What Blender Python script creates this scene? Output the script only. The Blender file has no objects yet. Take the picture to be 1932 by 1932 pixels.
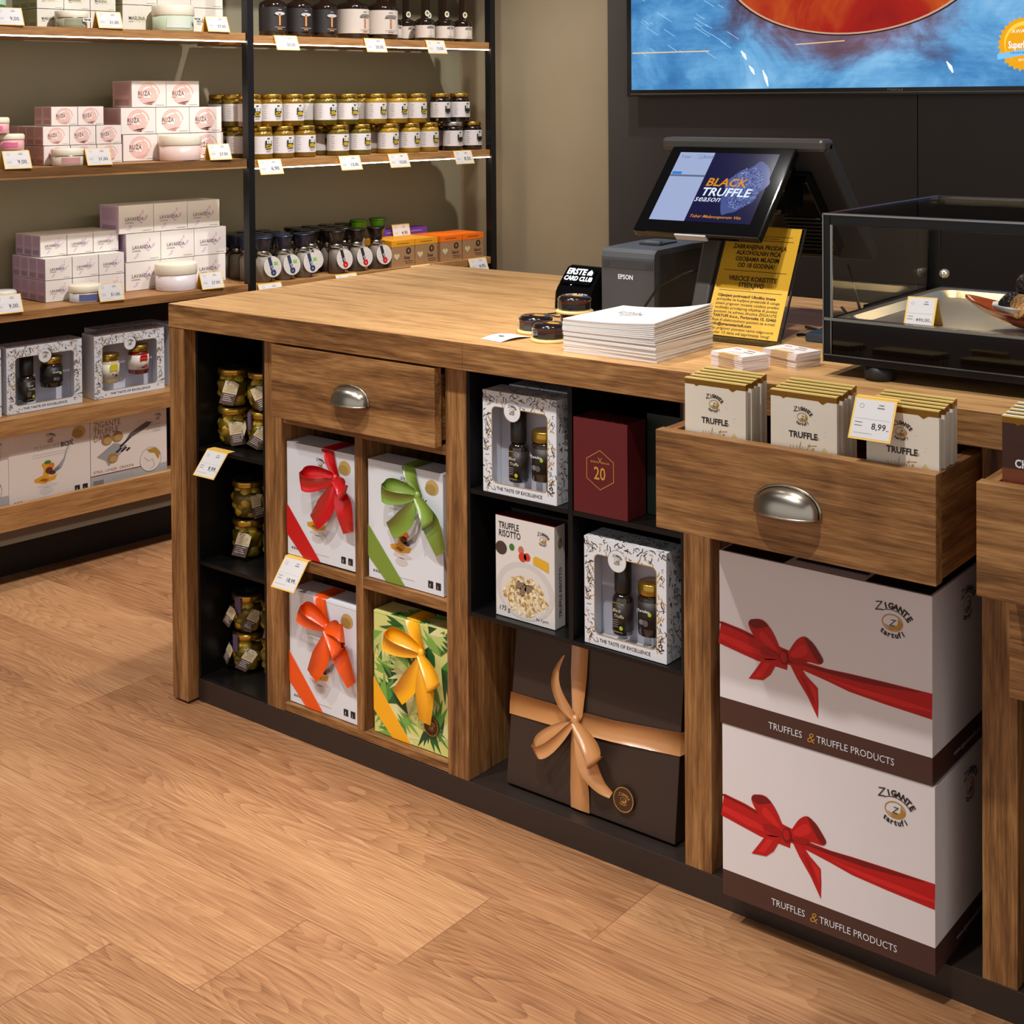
import bpy, math, random
from math import sin, cos, pi, radians as R
from mathutils import Matrix, Vector
SC = bpy.context.scene
COL = SC.collection
rnd = random.Random(7)

# ---------------------------------------------------------------- camera
yaw, pitch, roll = -0.66533, -0.01739, -0.00742
f0 = Vector((sin(yaw), cos(yaw), 0)); rt = Vector((cos(yaw), -sin(yaw), 0)); zz = Vector((0, 0, 1))
fw = cos(pitch)*f0 + sin(pitch)*zz
up = cos(pitch)*zz - sin(pitch)*f0
cr = cos(roll)*rt + sin(roll)*up
cu_ = -sin(roll)*rt + cos(roll)*up
cam = bpy.data.cameras.new('camera'); co = bpy.data.objects.new('camera', cam); COL.objects.link(co)
M = Matrix((cr, cu_, -fw)).transposed().to_4x4(); M.translation = Vector((2.72046, -2.13524, 1.43641))
co.matrix_world = M
cam.sensor_width = 36; cam.lens = 2663.49*36/1932; cam.shift_y = -(966-228.916)/1932; cam.clip_start = .05
SC.camera = co

# ---------------------------------------------------------------- world, lamps, exposure
SC.view_settings.view_transform = 'Standard'; SC.view_settings.look = 'None'
SC.view_settings.gamma = 1; SC.view_settings.use_curve_mapping = False
SC.view_settings.exposure = 0.2
w = bpy.data.worlds.new('world'); SC.world = w; w.use_nodes = True
w.node_tree.nodes['Background'].inputs[0].default_value = (1.0, .97, .94, 1)
w.node_tree.nodes['Background'].inputs[1].default_value = .64
SPOTS = [  # position, target, watts, cone, blend
    ((.45, -1.15, 2.95), (.40, -.05, .50), 132, 60, .6),
    ((1.62, -1.20, 2.95), (1.70, -.08, .55), 132, 60, .6),
    ((.60, .20, 2.95), (.60, .45, .95), 100, 66, .6),
    ((1.65, .05, 2.95), (1.35, .35, .95), 60, 60, .6),
    ((-.75, -1.0, 2.95), (-.45, -.75, 0), 128, 72, .8),
    ((1.0, -1.45, 2.95), (1.0, -1.25, 0), 95, 66, .8),
    ((.45, .35, 2.95), (-1.0, .75, 1.0), 178, 60, .8),
    ((.35, 1.35, 2.95), (-.95, 1.75, 1.1), 138, 62, .8),
    ((-.1, 1.15, 2.95), (-.35, 2.3, 1.2), 46, 70, 1),
]
for i, (a, b, e, c, bl) in enumerate(SPOTS):
    l = bpy.data.lights.new('ceiling_spot', 'SPOT'); l.energy = e; l.spot_size = R(c); l.spot_blend = bl
    l.shadow_soft_size = .035; l.color = (1.0, .972, .925)
    o = bpy.data.objects.new('ceiling_spot', l); COL.objects.link(o); o.location = a
    o.rotation_euler = (Vector(b)-Vector(a)).to_track_quat('-Z', 'Y').to_euler()

# ---------------------------------------------------------------- materials
def lin(c):
    return tuple(((x/255)/12.92 if x/255 <= .04045 else ((x/255+.055)/1.055)**2.4) for x in c)+(1,)
MATS = {}
def mat(name, rgb, rough=.5, metal=0, emis=0, spec=.5, coat=0, alpha=1):
    if name in MATS: return MATS[name]
    m = bpy.data.materials.new(name); m.use_nodes = True; b = m.node_tree.nodes['Principled BSDF']
    b.inputs['Base Color'].default_value = lin(rgb); b.inputs['Roughness'].default_value = rough
    b.inputs['Metallic'].default_value = metal; b.inputs['Specular IOR Level'].default_value = spec
    b.inputs['Coat Weight'].default_value = coat; b.inputs['Alpha'].default_value = alpha
    if emis:
        b.inputs['Emission Color'].default_value = lin(rgb); b.inputs['Emission Strength'].default_value = emis
    MATS[name] = m; return m
def glass(name, tint=(255, 255, 255), mix=.12, rough=.02):
    m = bpy.data.materials.new(name); m.use_nodes = True; t = m.node_tree; t.nodes.clear()
    o = t.nodes.new('ShaderNodeOutputMaterial'); x = t.nodes.new('ShaderNodeMixShader')
    a = t.nodes.new('ShaderNodeBsdfTransparent'); g = t.nodes.new('ShaderNodeBsdfGlossy'); f = t.nodes.new('ShaderNodeLayerWeight')
    a.inputs[0].default_value = lin(tint); g.inputs['Roughness'].default_value = rough; f.inputs[0].default_value = mix
    t.links.new(f.outputs['Fresnel'], x.inputs[0]); t.links.new(a.outputs[0], x.inputs[1]); t.links.new(g.outputs[0], x.inputs[2])
    t.links.new(x.outputs[0], o.inputs[0]); MATS[name] = m; return m
class NT:
    def __init__(s, name):
        s.m = bpy.data.materials.new(name); s.m.use_nodes = True; s.t = s.m.node_tree
        s.b = s.t.nodes['Principled BSDF']; MATS[name] = s.m
    def n(s, typ, **kw):
        x = s.t.nodes.new(typ)
        for k, v in kw.items():
            if k.startswith('i_'): x.inputs[k[2:].replace('_', ' ')].default_value = v
            else: setattr(x, k, v)
        return x
    def l(s, a, b): s.t.links.new(a, b)
    def math(s, op, a, b=None, c=None):
        x = s.n('ShaderNodeMath', operation=op)
        for i, v in enumerate((a, b, c)):
            if v is None: continue
            if hasattr(v, 'links'): s.l(v, x.inputs[i])
            else: x.inputs[i].default_value = v
        return x.outputs[0]
    def comb(s, a, b, c):
        x = s.n('ShaderNodeCombineXYZ')
        for i, v in enumerate((a, b, c)):
            if hasattr(v, 'links'): s.l(v, x.inputs[i])
            else: x.inputs[i].default_value = v
        return x.outputs[0]
    def noise(s, vec, scale, detail=4, rough=.55, dist=0):
        x = s.n('ShaderNodeTexNoise'); x.inputs['Scale'].default_value = scale; x.inputs['Detail'].default_value = detail
        x.inputs['Roughness'].default_value = rough; x.inputs['Distortion'].default_value = dist; s.l(vec, x.inputs['Vector']); return x.outputs['Fac']
    def ramp(s, fac, stops):
        x = s.n('ShaderNodeValToRGB'); e = x.color_ramp.elements
        e[0].position, e[0].color = stops[0][0], lin(stops[0][1]); e[1].position, e[1].color = stops[-1][0], lin(stops[-1][1])
        for p, c in stops[1:-1]:
            q = e.new(p); q.color = lin(c)
        s.l(fac, x.inputs[0]); return x.outputs[0]
    def bump(s, h, st, d=.001):
        x = s.n('ShaderNodeBump'); x.inputs['Strength'].default_value = st; x.inputs['Distance'].default_value = d
        s.l(h, x.inputs['Height']); s.l(x.outputs[0], s.b.inputs['Normal'])
def sep_obj(n):
    tc = n.n('ShaderNodeTexCoord'); sp = n.n('ShaderNodeSeparateXYZ'); n.l(tc.outputs['Object'], sp.inputs[0]); return sp.outputs
def wood(name, axis, stops, rough=.5, seed=0., knots=1., wav=26.):
    n = NT(name); x, y, z = sep_obj(n); oi = n.n('ShaderNodeObjectInfo').outputs['Random']
    off = n.math('MULTIPLY', oi, 9.7)
    if axis == 'X': a, b, c = x, y, z
    elif axis == 'Y': a, b, c = y, x, z
    else: a, b, c = z, x, y
    a = n.math('ADD', a, n.math('ADD', off, seed))
    warp = n.noise(n.comb(n.math('MULTIPLY', a, 2.2), n.math('MULTIPLY', b, 5.), n.math('MULTIPLY', c, 5.)), 1., 3, .5, .4)
    big = n.noise(n.comb(n.math('MULTIPLY', a, 1.3), n.math('MULTIPLY', b, 8.), n.math('MULTIPLY', c, 8.)), 1., 5, .6, 1.2)
    ring = n.math('ADD', n.math('MULTIPLY', n.math('ADD', b, c), wav), n.math('MULTIPLY', warp, 9. * knots))
    ring = n.math('ADD', ring, n.math('MULTIPLY', a, 1.1))
    ringv = n.math('ABSOLUTE', n.math('SUBTRACT', n.math('FRACT', ring), .5))
    fib = n.noise(n.comb(n.math('MULTIPLY', a, 7.), n.math('MULTIPLY', b, 210.), n.math('MULTIPLY', c, 210.)), 1., 3, .6)
    fib2 = n.noise(n.comb(n.math('MULTIPLY', a, 26.), n.math('MULTIPLY', b, 420.), n.math('MULTIPLY', c, 420.)), 1., 2, .5)
    streak = n.noise(n.comb(n.math('MULTIPLY', a, 1.6), n.math('MULTIPLY', b, 34.), n.math('MULTIPLY', c, 34.)), 1., 4, .6, .8)
    dark = n.n('ShaderNodeMapRange'); n.l(n.noise(n.comb(n.math('MULTIPLY', a, 1.1), n.math('MULTIPLY', b, 9.), n.math('MULTIPLY', c, 9.)), 1.3, 4, .6, 1.5), dark.inputs[0])
    dark.inputs[1].default_value = .56; dark.inputs[2].default_value = .74; dark.inputs[3].default_value = 0; dark.inputs[4].default_value = .26
    v = n.math('ADD', n.math('MULTIPLY', big, .55), n.math('MULTIPLY', ringv, .22))
    v = n.math('ADD', v, n.math('MULTIPLY', streak, .55))
    v = n.math('SUBTRACT', v, dark.outputs[0])
    v = n.math('ADD', v, n.math('MULTIPLY', n.math('SUBTRACT', fib, .5), .62))
    v = n.math('ADD', v, n.math('MULTIPLY', n.math('SUBTRACT', fib2, .5), .42))
    n.l(n.ramp(v, stops), n.b.inputs['Base Color']); n.b.inputs['Roughness'].default_value = rough
    n.bump(n.math('ADD', fib, n.math('MULTIPLY', fib2, .6)), .28, .0012)
    return n.m
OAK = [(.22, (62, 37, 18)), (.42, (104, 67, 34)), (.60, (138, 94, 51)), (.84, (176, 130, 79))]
oakX = wood('oak_front_grain', 'X', OAK)
oakZ = wood('oak_upright_grain', 'Z', OAK, knots=.6)
oakY = wood('oak_depth_grain', 'Y', OAK, knots=.6)
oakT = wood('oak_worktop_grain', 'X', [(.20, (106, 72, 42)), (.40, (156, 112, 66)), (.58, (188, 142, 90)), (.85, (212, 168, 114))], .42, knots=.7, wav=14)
oakS = wood('oak_shelf_grain', 'X', [(.2, (96, 62, 32)), (.45, (143, 98, 55)), (.8, (180, 133, 82))], .5, knots=.5)
def floor_mat():
    n = NT('plank_floor'); x, y, z = sep_obj(n)
    r = n.math('DIVIDE', n.math('ADD', y, .44), .25); row = n.math('FLOOR', r); fr = n.math('FRACT', r)
    q = n.math('DIVIDE', n.math('SUBTRACT', x, n.math('ADD', n.math('MULTIPLY', row, .215), 1.135)), 1.5)
    cell = n.math('FLOOR', q); fq = n.math('FRACT', q)
    idv = n.math('ADD', n.math('MULTIPLY', row, 12.9898), n.math('MULTIPLY', cell, 78.233))
    h = n.math('FRACT', n.math('MULTIPLY', n.math('SINE', idv), 437.58))
    off = n.math('MULTIPLY', h, 37.)
    xa = n.math('ADD', x, off)
    warp = n.noise(n.comb(n.math('MULTIPLY', xa, .9), n.math('MULTIPLY', y, 5.4), off), 1., 2, .4, 0)
    ring = n.math('ADD', n.math('MULTIPLY', warp, 46.), n.math('MULTIPLY', y, 4.))
    ring = n.math('ADD', ring, n.math('MULTIPLY', n.noise(n.comb(n.math('MULTIPLY', xa, 9.), n.math('MULTIPLY', y, 40.), off), 1., 2), .7))
    rv = n.math('FRACT', ring); rv = n.math('MULTIPLY', n.math('POWER', rv, 1.6), n.noise(n.comb(n.math('MULTIPLY', xa, .8), n.math('MULTIPLY', y, 4.), n.math('ADD', off, 5.)), 1., 2))
    big = n.noise(n.comb(n.math('MULTIPLY', xa, .9), n.math('MULTIPLY', y, 5.), off), 1., 4, .6, .6)
    fib = n.noise(n.comb(n.math('MULTIPLY', xa, 7.), n.math('MULTIPLY', y, 260.), off), 1., 3, .7)
    v = n.math('ADD', n.math('MULTIPLY', n.math('SUBTRACT', h, .5), .10), n.math('MULTIPLY', big, .62))
    v = n.math('ADD', v, .20)
    v = n.math('SUBTRACT', v, n.math('MULTIPLY', rv, .27))
    v = n.math('ADD', v, n.math('MULTIPLY', n.math('SUBTRACT', fib, .5), .85))
    col = n.ramp(v, [(.10, (100, 64, 38)), (.34, (146, 100, 66)), (.55, (172, 125, 86)), (.8, (196, 152, 110))])
    e1 = n.math('LESS_THAN', n.math('ABSOLUTE', n.math('SUBTRACT', fr, .5)), .4975)
    e2 = n.math('LESS_THAN', n.math('ABSOLUTE', n.math('SUBTRACT', fq, .5)), .4994)
    e = n.math('MULTIPLY', e1, e2)
    mx = n.n('ShaderNodeMix', data_type='RGBA'); n.l(e, mx.inputs['Factor']); mx.inputs[6].default_value = lin((122, 84, 56)); n.l(col, mx.inputs[7])
    n.l(mx.outputs[2], n.b.inputs['Base Color']); n.b.inputs['Roughness'].default_value = .42
    n.bump(n.math('ADD', fib, e), .18, .001)
    return n.m
floorM = floor_mat()
def plaster(name, c1, c2, rough=.7):
    n = NT(name); x, y, z = sep_obj(n)
    v = n.noise(n.comb(x, y, z), 2.5, 3)
    n.l(n.ramp(v, [(.3, c1), (.7, c2)]), n.b.inputs['Base Color']); n.b.inputs['Roughness'].default_value = rough
    n.bump(n.noise(n.comb(x, y, z), 600, 2), .05, .0005); return n.m
wallM = plaster('taupe_wall_paint', (134, 127, 104), (140, 132, 109), .5)
wallB = plaster('beige_wall_paint', (158, 142, 116), (166, 150, 124), .5)
panelM = plaster('charcoal_wall_panel', (60, 55, 53), (66, 60, 58), .5)
ceilM = plaster('dark_ceiling', (84, 80, 76), (90, 86, 82))
blackM = mat('black_laminate', (17, 15, 15), .32, spec=.35)
plinthM = mat('dark_brown_plinth', (46, 36, 32), .38)
steelM = mat('black_powder_steel', (22, 21, 22), .4, .3)
white = mat('white_carton', (222, 224, 231), .38)
whiteP = mat('white_paper', (232, 228, 222), .6)
ink = mat('black_ink', (38, 30, 28), .5)
gold = mat('gold_foil', (196, 150, 62), .28, .8)
goldP = mat('gold_print', (184, 140, 60), .45, .2)
grey = mat('grey_ink', (120, 115, 112), .6)
lgrey = mat('pale_grey_ink', (178, 174, 172), .6)
yel = mat('yellow_card', (238, 190, 88), .6)
red = mat('red_satin', (190, 8, 18), .3)
redP = mat('red_print', (186, 12, 20), .4)
redD = mat('dark_red_print', (120, 6, 12), .4)
brown = mat('brown_print', (74, 46, 38), .5)
nickel = mat('brushed_nickel', (176, 168, 156), .28, 1.)
gl = glass('clear_glass'); glp = glass('window_film', mix=.06, rough=.08)
glc = glass('display_case_glass', (252, 252, 252), .07, .01)

# ---------------------------------------------------------------- mesh builder
TC = {}
def tmesh(s, bold=0.):
    k = (s, bold)
    if k not in TC:
        c = bpy.data.curves.new('t', 'FONT'); c.body = s; c.size = 1; c.offset = bold; c.resolution_u = 2; c.fill_mode = 'FRONT'
        o = bpy.data.objects.new('t', c); me = bpy.data.meshes.new_from_object(o)
        vs = [(v.co.x, v.co.y) for v in me.vertices]; fs = [tuple(p.vertices) for p in me.polygons]
        wd = max([v[0] for v in vs], default=0)
        TC[k] = (vs, fs, wd); bpy.data.objects.remove(o); bpy.data.curves.remove(c); bpy.data.meshes.remove(me)
    return TC[k]
class MB:
    def __init__(s): s.v = []; s.f = []; s.mi = []; s.sm = []; s.mats = []; s.T = None
    def add(s, vs, fs, m, smooth=False):
        n = len(s.v)
        s.v += [tuple(s.T @ Vector(v)) for v in vs] if s.T else [tuple(v) for v in vs]
        if m not in s.mats: s.mats.append(m)
        i = s.mats.index(m)
        for q in fs: s.f.append(tuple(n+a for a in q)); s.mi.append(i); s.sm.append(smooth)
        return s
    def box(s, x0, x1, y0, y1, z0, z1, m):
        return s.add([(x0, y0, z0), (x1, y0, z0), (x1, y1, z0), (x0, y1, z0), (x0, y0, z1), (x1, y0, z1), (x1, y1, z1), (x0, y1, z1)],
              [(0, 3, 2, 1), (4, 5, 6, 7), (0, 1, 5, 4), (1, 2, 6, 5), (2, 3, 7, 6), (3, 0, 4, 7)], m)
    def lathe(s, prof, m, c=(0, 0, 0), n=24, smooth=True, ang=0):
        vs = []; fs = []
        for (r, z) in prof:
            for i in range(n):
                a = ang+2*pi*i/n; vs.append((c[0]+r*cos(a), c[1]+r*sin(a), c[2]+z))
        for j in range(len(prof)-1):
            for i in range(n):
                k = (i+1) % n; fs.append((j*n+i, j*n+k, (j+1)*n+k, (j+1)*n+i))
        if prof[0][0] > 1e-6: fs.append(tuple(range(n-1, -1, -1)))
        if prof[-1][0] > 1e-6: fs.append(tuple((len(prof)-1)*n+i for i in range(n)))
        return s.add(vs, fs, m, smooth)
    def tube(s, pts, r, m, n=8):
        pts = [Vector(p) for p in pts]; vs = []; fs = []
        for i, p in enumerate(pts):
            d = (pts[min(i+1, len(pts)-1)]-pts[max(i-1, 0)]).normalized()
            a = d.orthogonal().normalized() if i == 0 else (a-d*a.dot(d)).normalized()
            b = d.cross(a); rr = r[i] if isinstance(r, (list, tuple)) else r
            for k in range(n): vs.append(p+rr*(cos(2*pi*k/n)*a+sin(2*pi*k/n)*b))
        for i in range(len(pts)-1):
            for k in range(n): fs.append((i*n+k, i*n+(k+1) % n, (i+1)*n+(k+1) % n, (i+1)*n+k))
        fs += [tuple(range(n-1, -1, -1)), tuple((len(pts)-1)*n+k for k in range(n))]
        return s.add(vs, fs, m, True)
    def ball(s, c, r, m, n=10, sq=(1, 1, 1), jit=0, rg=None):
        vs = []; fs = []; rows = n//2+1
        for j in range(rows+1):
            th = pi*j/rows
            for i in range(n):
                a = 2*pi*i/n; q = r*(1+(rg.uniform(-jit, jit) if jit else 0))
                vs.append((c[0]+q*sq[0]*sin(th)*cos(a), c[1]+q*sq[1]*sin(th)*sin(a), c[2]+q*sq[2]*cos(th)))
        for j in range(rows):
            for i in range(n): fs.append((j*n+i, (j+1)*n+i, (j+1)*n+(i+1) % n, j*n+(i+1) % n))
        return s.add(vs, fs, m, True)
    def ribbon(s, pts, wd, dirs, m, th=.0008, sm=True):
        if sm and 3 <= len(pts) < 9:                      # smooth a coarse centre line
            k = len(pts); W = list(wd) if isinstance(wd, (list, tuple)) else [wd]*k; D = [Vector(q) for q in dirs] if isinstance(dirs, list) else [Vector(dirs)]*k
            P = [Vector(p) for p in pts]; P2 = []; W2 = []; D2 = []
            for i in range(k-1):
                p0, p1, p2, p3 = P[max(i-1, 0)], P[i], P[i+1], P[min(i+2, k-1)]
                for a in range(6):
                    t = a/6; P2.append(.5*((2*p1)+(p2-p0)*t+(2*p0-5*p1+4*p2-p3)*t*t+(3*p1-p0-3*p2+p3)*t**3)); W2.append(W[i]*(1-t)+W[i+1]*t); D2.append(D[i].lerp(D[i+1], t))
            pts, wd, dirs = P2+[P[-1]], W2+[W[-1]], D2+[D[-1]]
        vs = []; k = len(pts); pts = [Vector(p) for p in pts]
        for side in (0, 1):
            for i, p in enumerate(pts):
                d = (pts[min(i+1, k-1)]-pts[max(i-1, 0)]).normalized(); w_ = Vector(dirs[i] if isinstance(dirs, list) else dirs).normalized()
                nn = d.cross(w_); nn = nn.normalized() if nn.length > 1e-6 else Vector((0, -1, 0))
                h = (wd[i] if isinstance(wd, (list, tuple)) else wd)/2
                bulge = nn*h*.05
                vs += [p-w_*h+nn*th*side, p+bulge+nn*th*side, p+w_*h+nn*th*side]
        fs = []
        for side in (0, 1):
            o = side*3*k
            for i in range(k-1):
                for a in (0, 1):
                    q = (o+3*i+a, o+3*i+a+1, o+3*i+a+4, o+3*i+a+3); fs.append(q if side else q[::-1])
        for i in range(k-1):
            fs.append((3*i, 3*i+3, 3*k+3*i+3, 3*k+3*i)); fs.append((3*i+2, 3*k+3*i+2, 3*k+3*i+5, 3*i+5))
        return s.add(vs, fs, m, True)
    def prism(s, poly, x0, x1, m, smooth=False):   # polygon in (y,z) swept along x
        n = len(poly); vs = [(x0, a, b) for a, b in poly]+[(x1, a, b) for a, b in poly]
        fs = [tuple(range(n)), tuple(range(2*n-1, n-1, -1))]+[(i, n+i, n+(i+1) % n, (i+1) % n) for i in range(n)]
        return s.add(vs, fs, m, smooth)
    def art(s, o, U, V): return Art(s, o, U, V)
    def build(s, name, parent=None, bevel=0, loc=None, rotz=0):
        me = bpy.data.meshes.new(name); me.from_pydata(s.v, [], s.f)
        for m in s.mats: me.materials.append(m)
        me.polygons.foreach_set('material_index', s.mi); me.polygons.foreach_set('use_smooth', s.sm); me.update()
        o = bpy.data.objects.new(name, me); COL.objects.link(o)
        if parent: o.parent = parent
        if loc is not None: o.location = loc; o.rotation_euler = (0, 0, rotz)
        if bevel:
            b = o.modifiers.new('bevel', 'BEVEL'); b.width = bevel; b.segments = 2; b.limit_method = 'ANGLE'
        return o
def curve(pts, n=5):        # closed smooth outline through the points
    out = []; k = len(pts)
    for i in range(k):
        p0, p1, p2, p3 = (Vector(pts[(i+j-1) % k]) for j in range(4))
        for a in range(n):
            t = a/n; out.append(tuple(.5*((2*p1)+(p2-p0)*t+(2*p0-5*p1+4*p2-p3)*t*t+(3*p1-p0-3*p2+p3)*t**3)))
    return out
class Art:
    def __init__(s, mb, o, U, V):
        s.mb = mb; s.o = Vector(o); s.U = Vector(U).normalized(); s.V = Vector(V).normalized(); s.N = s.U.cross(s.V)
    def p(s, u, v, l): return s.o+s.U*u+s.V*v+s.N*(.00025*l)
    def poly(s, pts, m, l=1):
        a = sum(pts[i][0]*pts[(i+1) % len(pts)][1]-pts[(i+1) % len(pts)][0]*pts[i][1] for i in range(len(pts)))
        if a < 0: pts = pts[::-1]
        s.mb.add([s.p(u, v, l) for u, v in pts], [tuple(range(len(pts)))], m); return s
    def rect(s, u0, v0, u1, v1, m, l=1): return s.poly([(u0, v0), (u1, v0), (u1, v1), (u0, v1)], m, l)
    def ell(s, u, v, a, b, m, l=1, n=24, rot=0):
        c, d = cos(rot), sin(rot)
        return s.poly([(u+a*cos(t)*c-b*sin(t)*d, v+a*cos(t)*d+b*sin(t)*c) for t in [2*pi*i/n for i in range(n)]], m, l)
    def strip(s, pts, wd, m, l=1):
        k = len(pts); E = []; closed = math.hypot(pts[0][0]-pts[-1][0], pts[0][1]-pts[-1][1]) < 1e-7 and k > 3
        for i in range(k):
            p0 = pts[i-1] if i else (pts[-2] if closed else pts[0]); p1 = pts[i+1] if i < k-1 else (pts[1] if closed else pts[-1])
            dx, dy = p1[0]-p0[0], p1[1]-p0[1]; L = math.hypot(dx, dy) or 1; h = (wd[i] if isinstance(wd, (list, tuple)) else wd)/2
            E.append(((pts[i][0]+dy/L*h, pts[i][1]-dx/L*h), (pts[i][0]-dy/L*h, pts[i][1]+dx/L*h)))
        s.mb.add([s.p(*q, l) for e in E for q in e], [(2*i, 2*i+2, 2*i+3, 2*i+1) for i in range(k-1)], m); return s
    def ring(s, u, v, a, b, wd, m, l=1, n=28, t0=0, t1=2*pi):
        return s.strip([(u+a*cos(t), v+b*sin(t)) for t in [t0+(t1-t0)*i/n for i in range(n+1)]], wd, m, l)
    def text(s, t, u, v, size, m, l=2, al='l', shear=0, rot=0, bold=0., sx=1.):
        vs, fs, wd = tmesh(t, bold)
        o = 0 if al == 'l' else (-wd/2 if al == 'c' else -wd)
        c, d = cos(rot), sin(rot); P = []
        for (x, y) in vs:
            x = (x+o+shear*y)*size*sx; y = y*size; P.append(s.p(u+x*c-y*d, v+x*d+y*c, l))
        s.mb.add(P, fs, m); return s
    def arc(s, t, u, v, r, size, m, a0, a1, l=2, inside=False, bold=.02, sx=1.):
        k = len(t)
        for i, ch in enumerate(t):
            a = a0+(a1-a0)*(i/(k-1) if k > 1 else .5)
            s.text(ch, u+r*cos(a), v+r*sin(a), size, m, l, 'c', rot=(a+pi/2 if inside else a-pi/2), bold=bold, sx=sx)
        return s
    def lines(s, u0, u1, v, n, dv, m, wd=.0012, rag=0, l=1):
        for i in range(n):
            r = (u1-u0)*rag*((i*37 % 10)/10); s.rect(u0, v-i*dv, u1-r, v-i*dv+wd, m, l)
        return s
def logo(a, u, v, s, col=None, l=1):           # arched word, truffle emblem, curved word
    col = col or ink
    a.arc('IGANTE', u-.02*s, v-.35*s, .95*s, .36*s, col, R(104), R(38), l+1, bold=.05)
    a.text('Z', u-.62*s, v+.42*s, .58*s, col, l+1, 'c', shear=.25, rot=.15)
    a.ring(u-.02*s, v-.35*s, .90*s, .90*s, .035*s, col, l, 12, R(120), R(32))
    a.ring(u+.03*s, v-.02*s, .47*s, .36*s, .05*s, goldP, l, 20)
    a.poly([(u-.38*s, v-.12*s), (u-.05*s, v-.36*s), (u+.40*s, v-.26*s), (u+.47*s, v+.0*s), (u+.3*s, v+.24*s), (u+.26*s, v-.1*s), (u-.1*s, v-.2*s)], goldP, l)
    a.text('Z', u+.0*s, v-.16*s, .42*s, col, l+2, 'c', shear=.3)
    a.arc('tartufi', u+.03*s, v+.30*s, .98*s, .34*s, col, R(238), R(304), l+1, inside=True, bold=.04)

# ---------------------------------------------------------------- things
def tag(o, label=None, cat=None, group=None, kind=None):
    if label:
        if len(label.split()) > 16: print('LONG', len(label.split()), label)
        o['label'] = label
    if cat: o['category'] = cat
    if group: o['group'] = group
    if kind: o['kind'] = kind
    return o
def empty(name, loc=(0, 0, 0), rotz=0, label=None, cat=None, group=None):
    o = bpy.data.objects.new(name, None); COL.objects.link(o); o.location = loc; o.rotation_euler = (0, 0, rotz)
    o.empty_display_size = .02; return tag(o, label, cat, group)
KIDS = {}
def kids(o): return [c for c in bpy.data.objects if c.parent == o]
USED = set()
def place(proto, loc, rotz=0, label=None, cat=None, group=None, rx=0, ry=0):
    if proto.name in USED:
        if proto.name not in KIDS: KIDS[proto.name] = [(c, kids(c)) for c in kids(proto)]
        r = proto.copy(); COL.objects.link(r)
        for c, gk in KIDS[proto.name]:
            d = c.copy(); COL.objects.link(d); d.parent = r
            for g in gk:
                e = g.copy(); COL.objects.link(e); e.parent = d
    else:
        USED.add(proto.name); r = proto
    r.location = loc; r.rotation_euler = (rx, ry, rotz)
    return tag(r, label, cat, group)
SA = R(83.92); SD = Vector((cos(SA), sin(SA), 0)); SN = Vector((-sin(SA), cos(SA), 0))
def SP(s, off, z): return SD*s+SN*off+Vector((0, 0, z))
ORD = ['leftmost', 'second from left', 'third from left', 'fourth from left', 'fifth from left', 'sixth from left', 'seventh from left',
       'eighth from left', 'ninth from left', 'tenth from left']

# ================================================================ the setting
def struct(name, mb, **k): return tag(mb.build(name, **k), kind='structure')
struct('floor', MB().box(-6, 6, -6, 6, -.05, 0, floorM))
struct('ceiling', MB().box(-3.2, 4, -4.5, 4, 3.05, 3.1, ceilM))
m_ = MB(); m_.box(-4, 2.35, 1.345, 1.42, 0, 3.05, wallM); struct('wall_left', m_, loc=(0, 0, 0), rotz=SA)
m_ = MB(); m_.box(2.25, 2.33, -2.6, 1.345, 0, 3.05, wallB); struct('wall_back', m_, loc=(0, 0, 0), rotz=SA)
m_ = MB(); m_.box(-.16, 1.0, 2.10, 2.2, 0, 3.05, panelM); m_.box(1.003, 2.2, 2.10, 2.2, 0, 3.05, panelM); m_.box(2.203, 4, 2.10, 2.2, 0, 3.05, panelM)
m_.box(.9, 2.3, 2.108, 2.2, 0, 3.0, blackM); struct('wall_right', m_)
# track spot fixtures seen from other angles
trk = MB().box(-1, 3, -1.52, -1.48, 3.0, 3.05, blackM)
tag(trk.build('lighting_track'), 'black lighting track fixed to the ceiling in front of the counter', 'light')

# ================================================================ counter
def board(x0, x1, y0, y1, z0, z1, m, name, parent, bevel=.0012): return MB().box(x0, x1, y0, y1, z0, z1, m).build(name, parent, bevel)
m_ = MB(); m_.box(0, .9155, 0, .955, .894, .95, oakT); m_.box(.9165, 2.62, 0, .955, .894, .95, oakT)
# the front edge band is coloured darker than the top
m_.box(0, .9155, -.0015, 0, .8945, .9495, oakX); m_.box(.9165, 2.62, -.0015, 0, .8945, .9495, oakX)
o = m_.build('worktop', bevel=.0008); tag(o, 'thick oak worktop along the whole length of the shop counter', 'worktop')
m_ = MB(); m_.box(0, .055, 0, .93, .006, .894, oakZ); o = m_.build('side_panel', bevel=.0012)
tag(o, 'upright oak end panel at the left end of the counter, standing on the floor', 'panel')
m_ = MB(); m_.box(.056, 2.62, .031, .9, 0, .053, plinthM); o = m_.build('plinth', bevel=.001)
tag(o, 'low dark brown plinth running under the counter cabinets', 'plinth')
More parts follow.
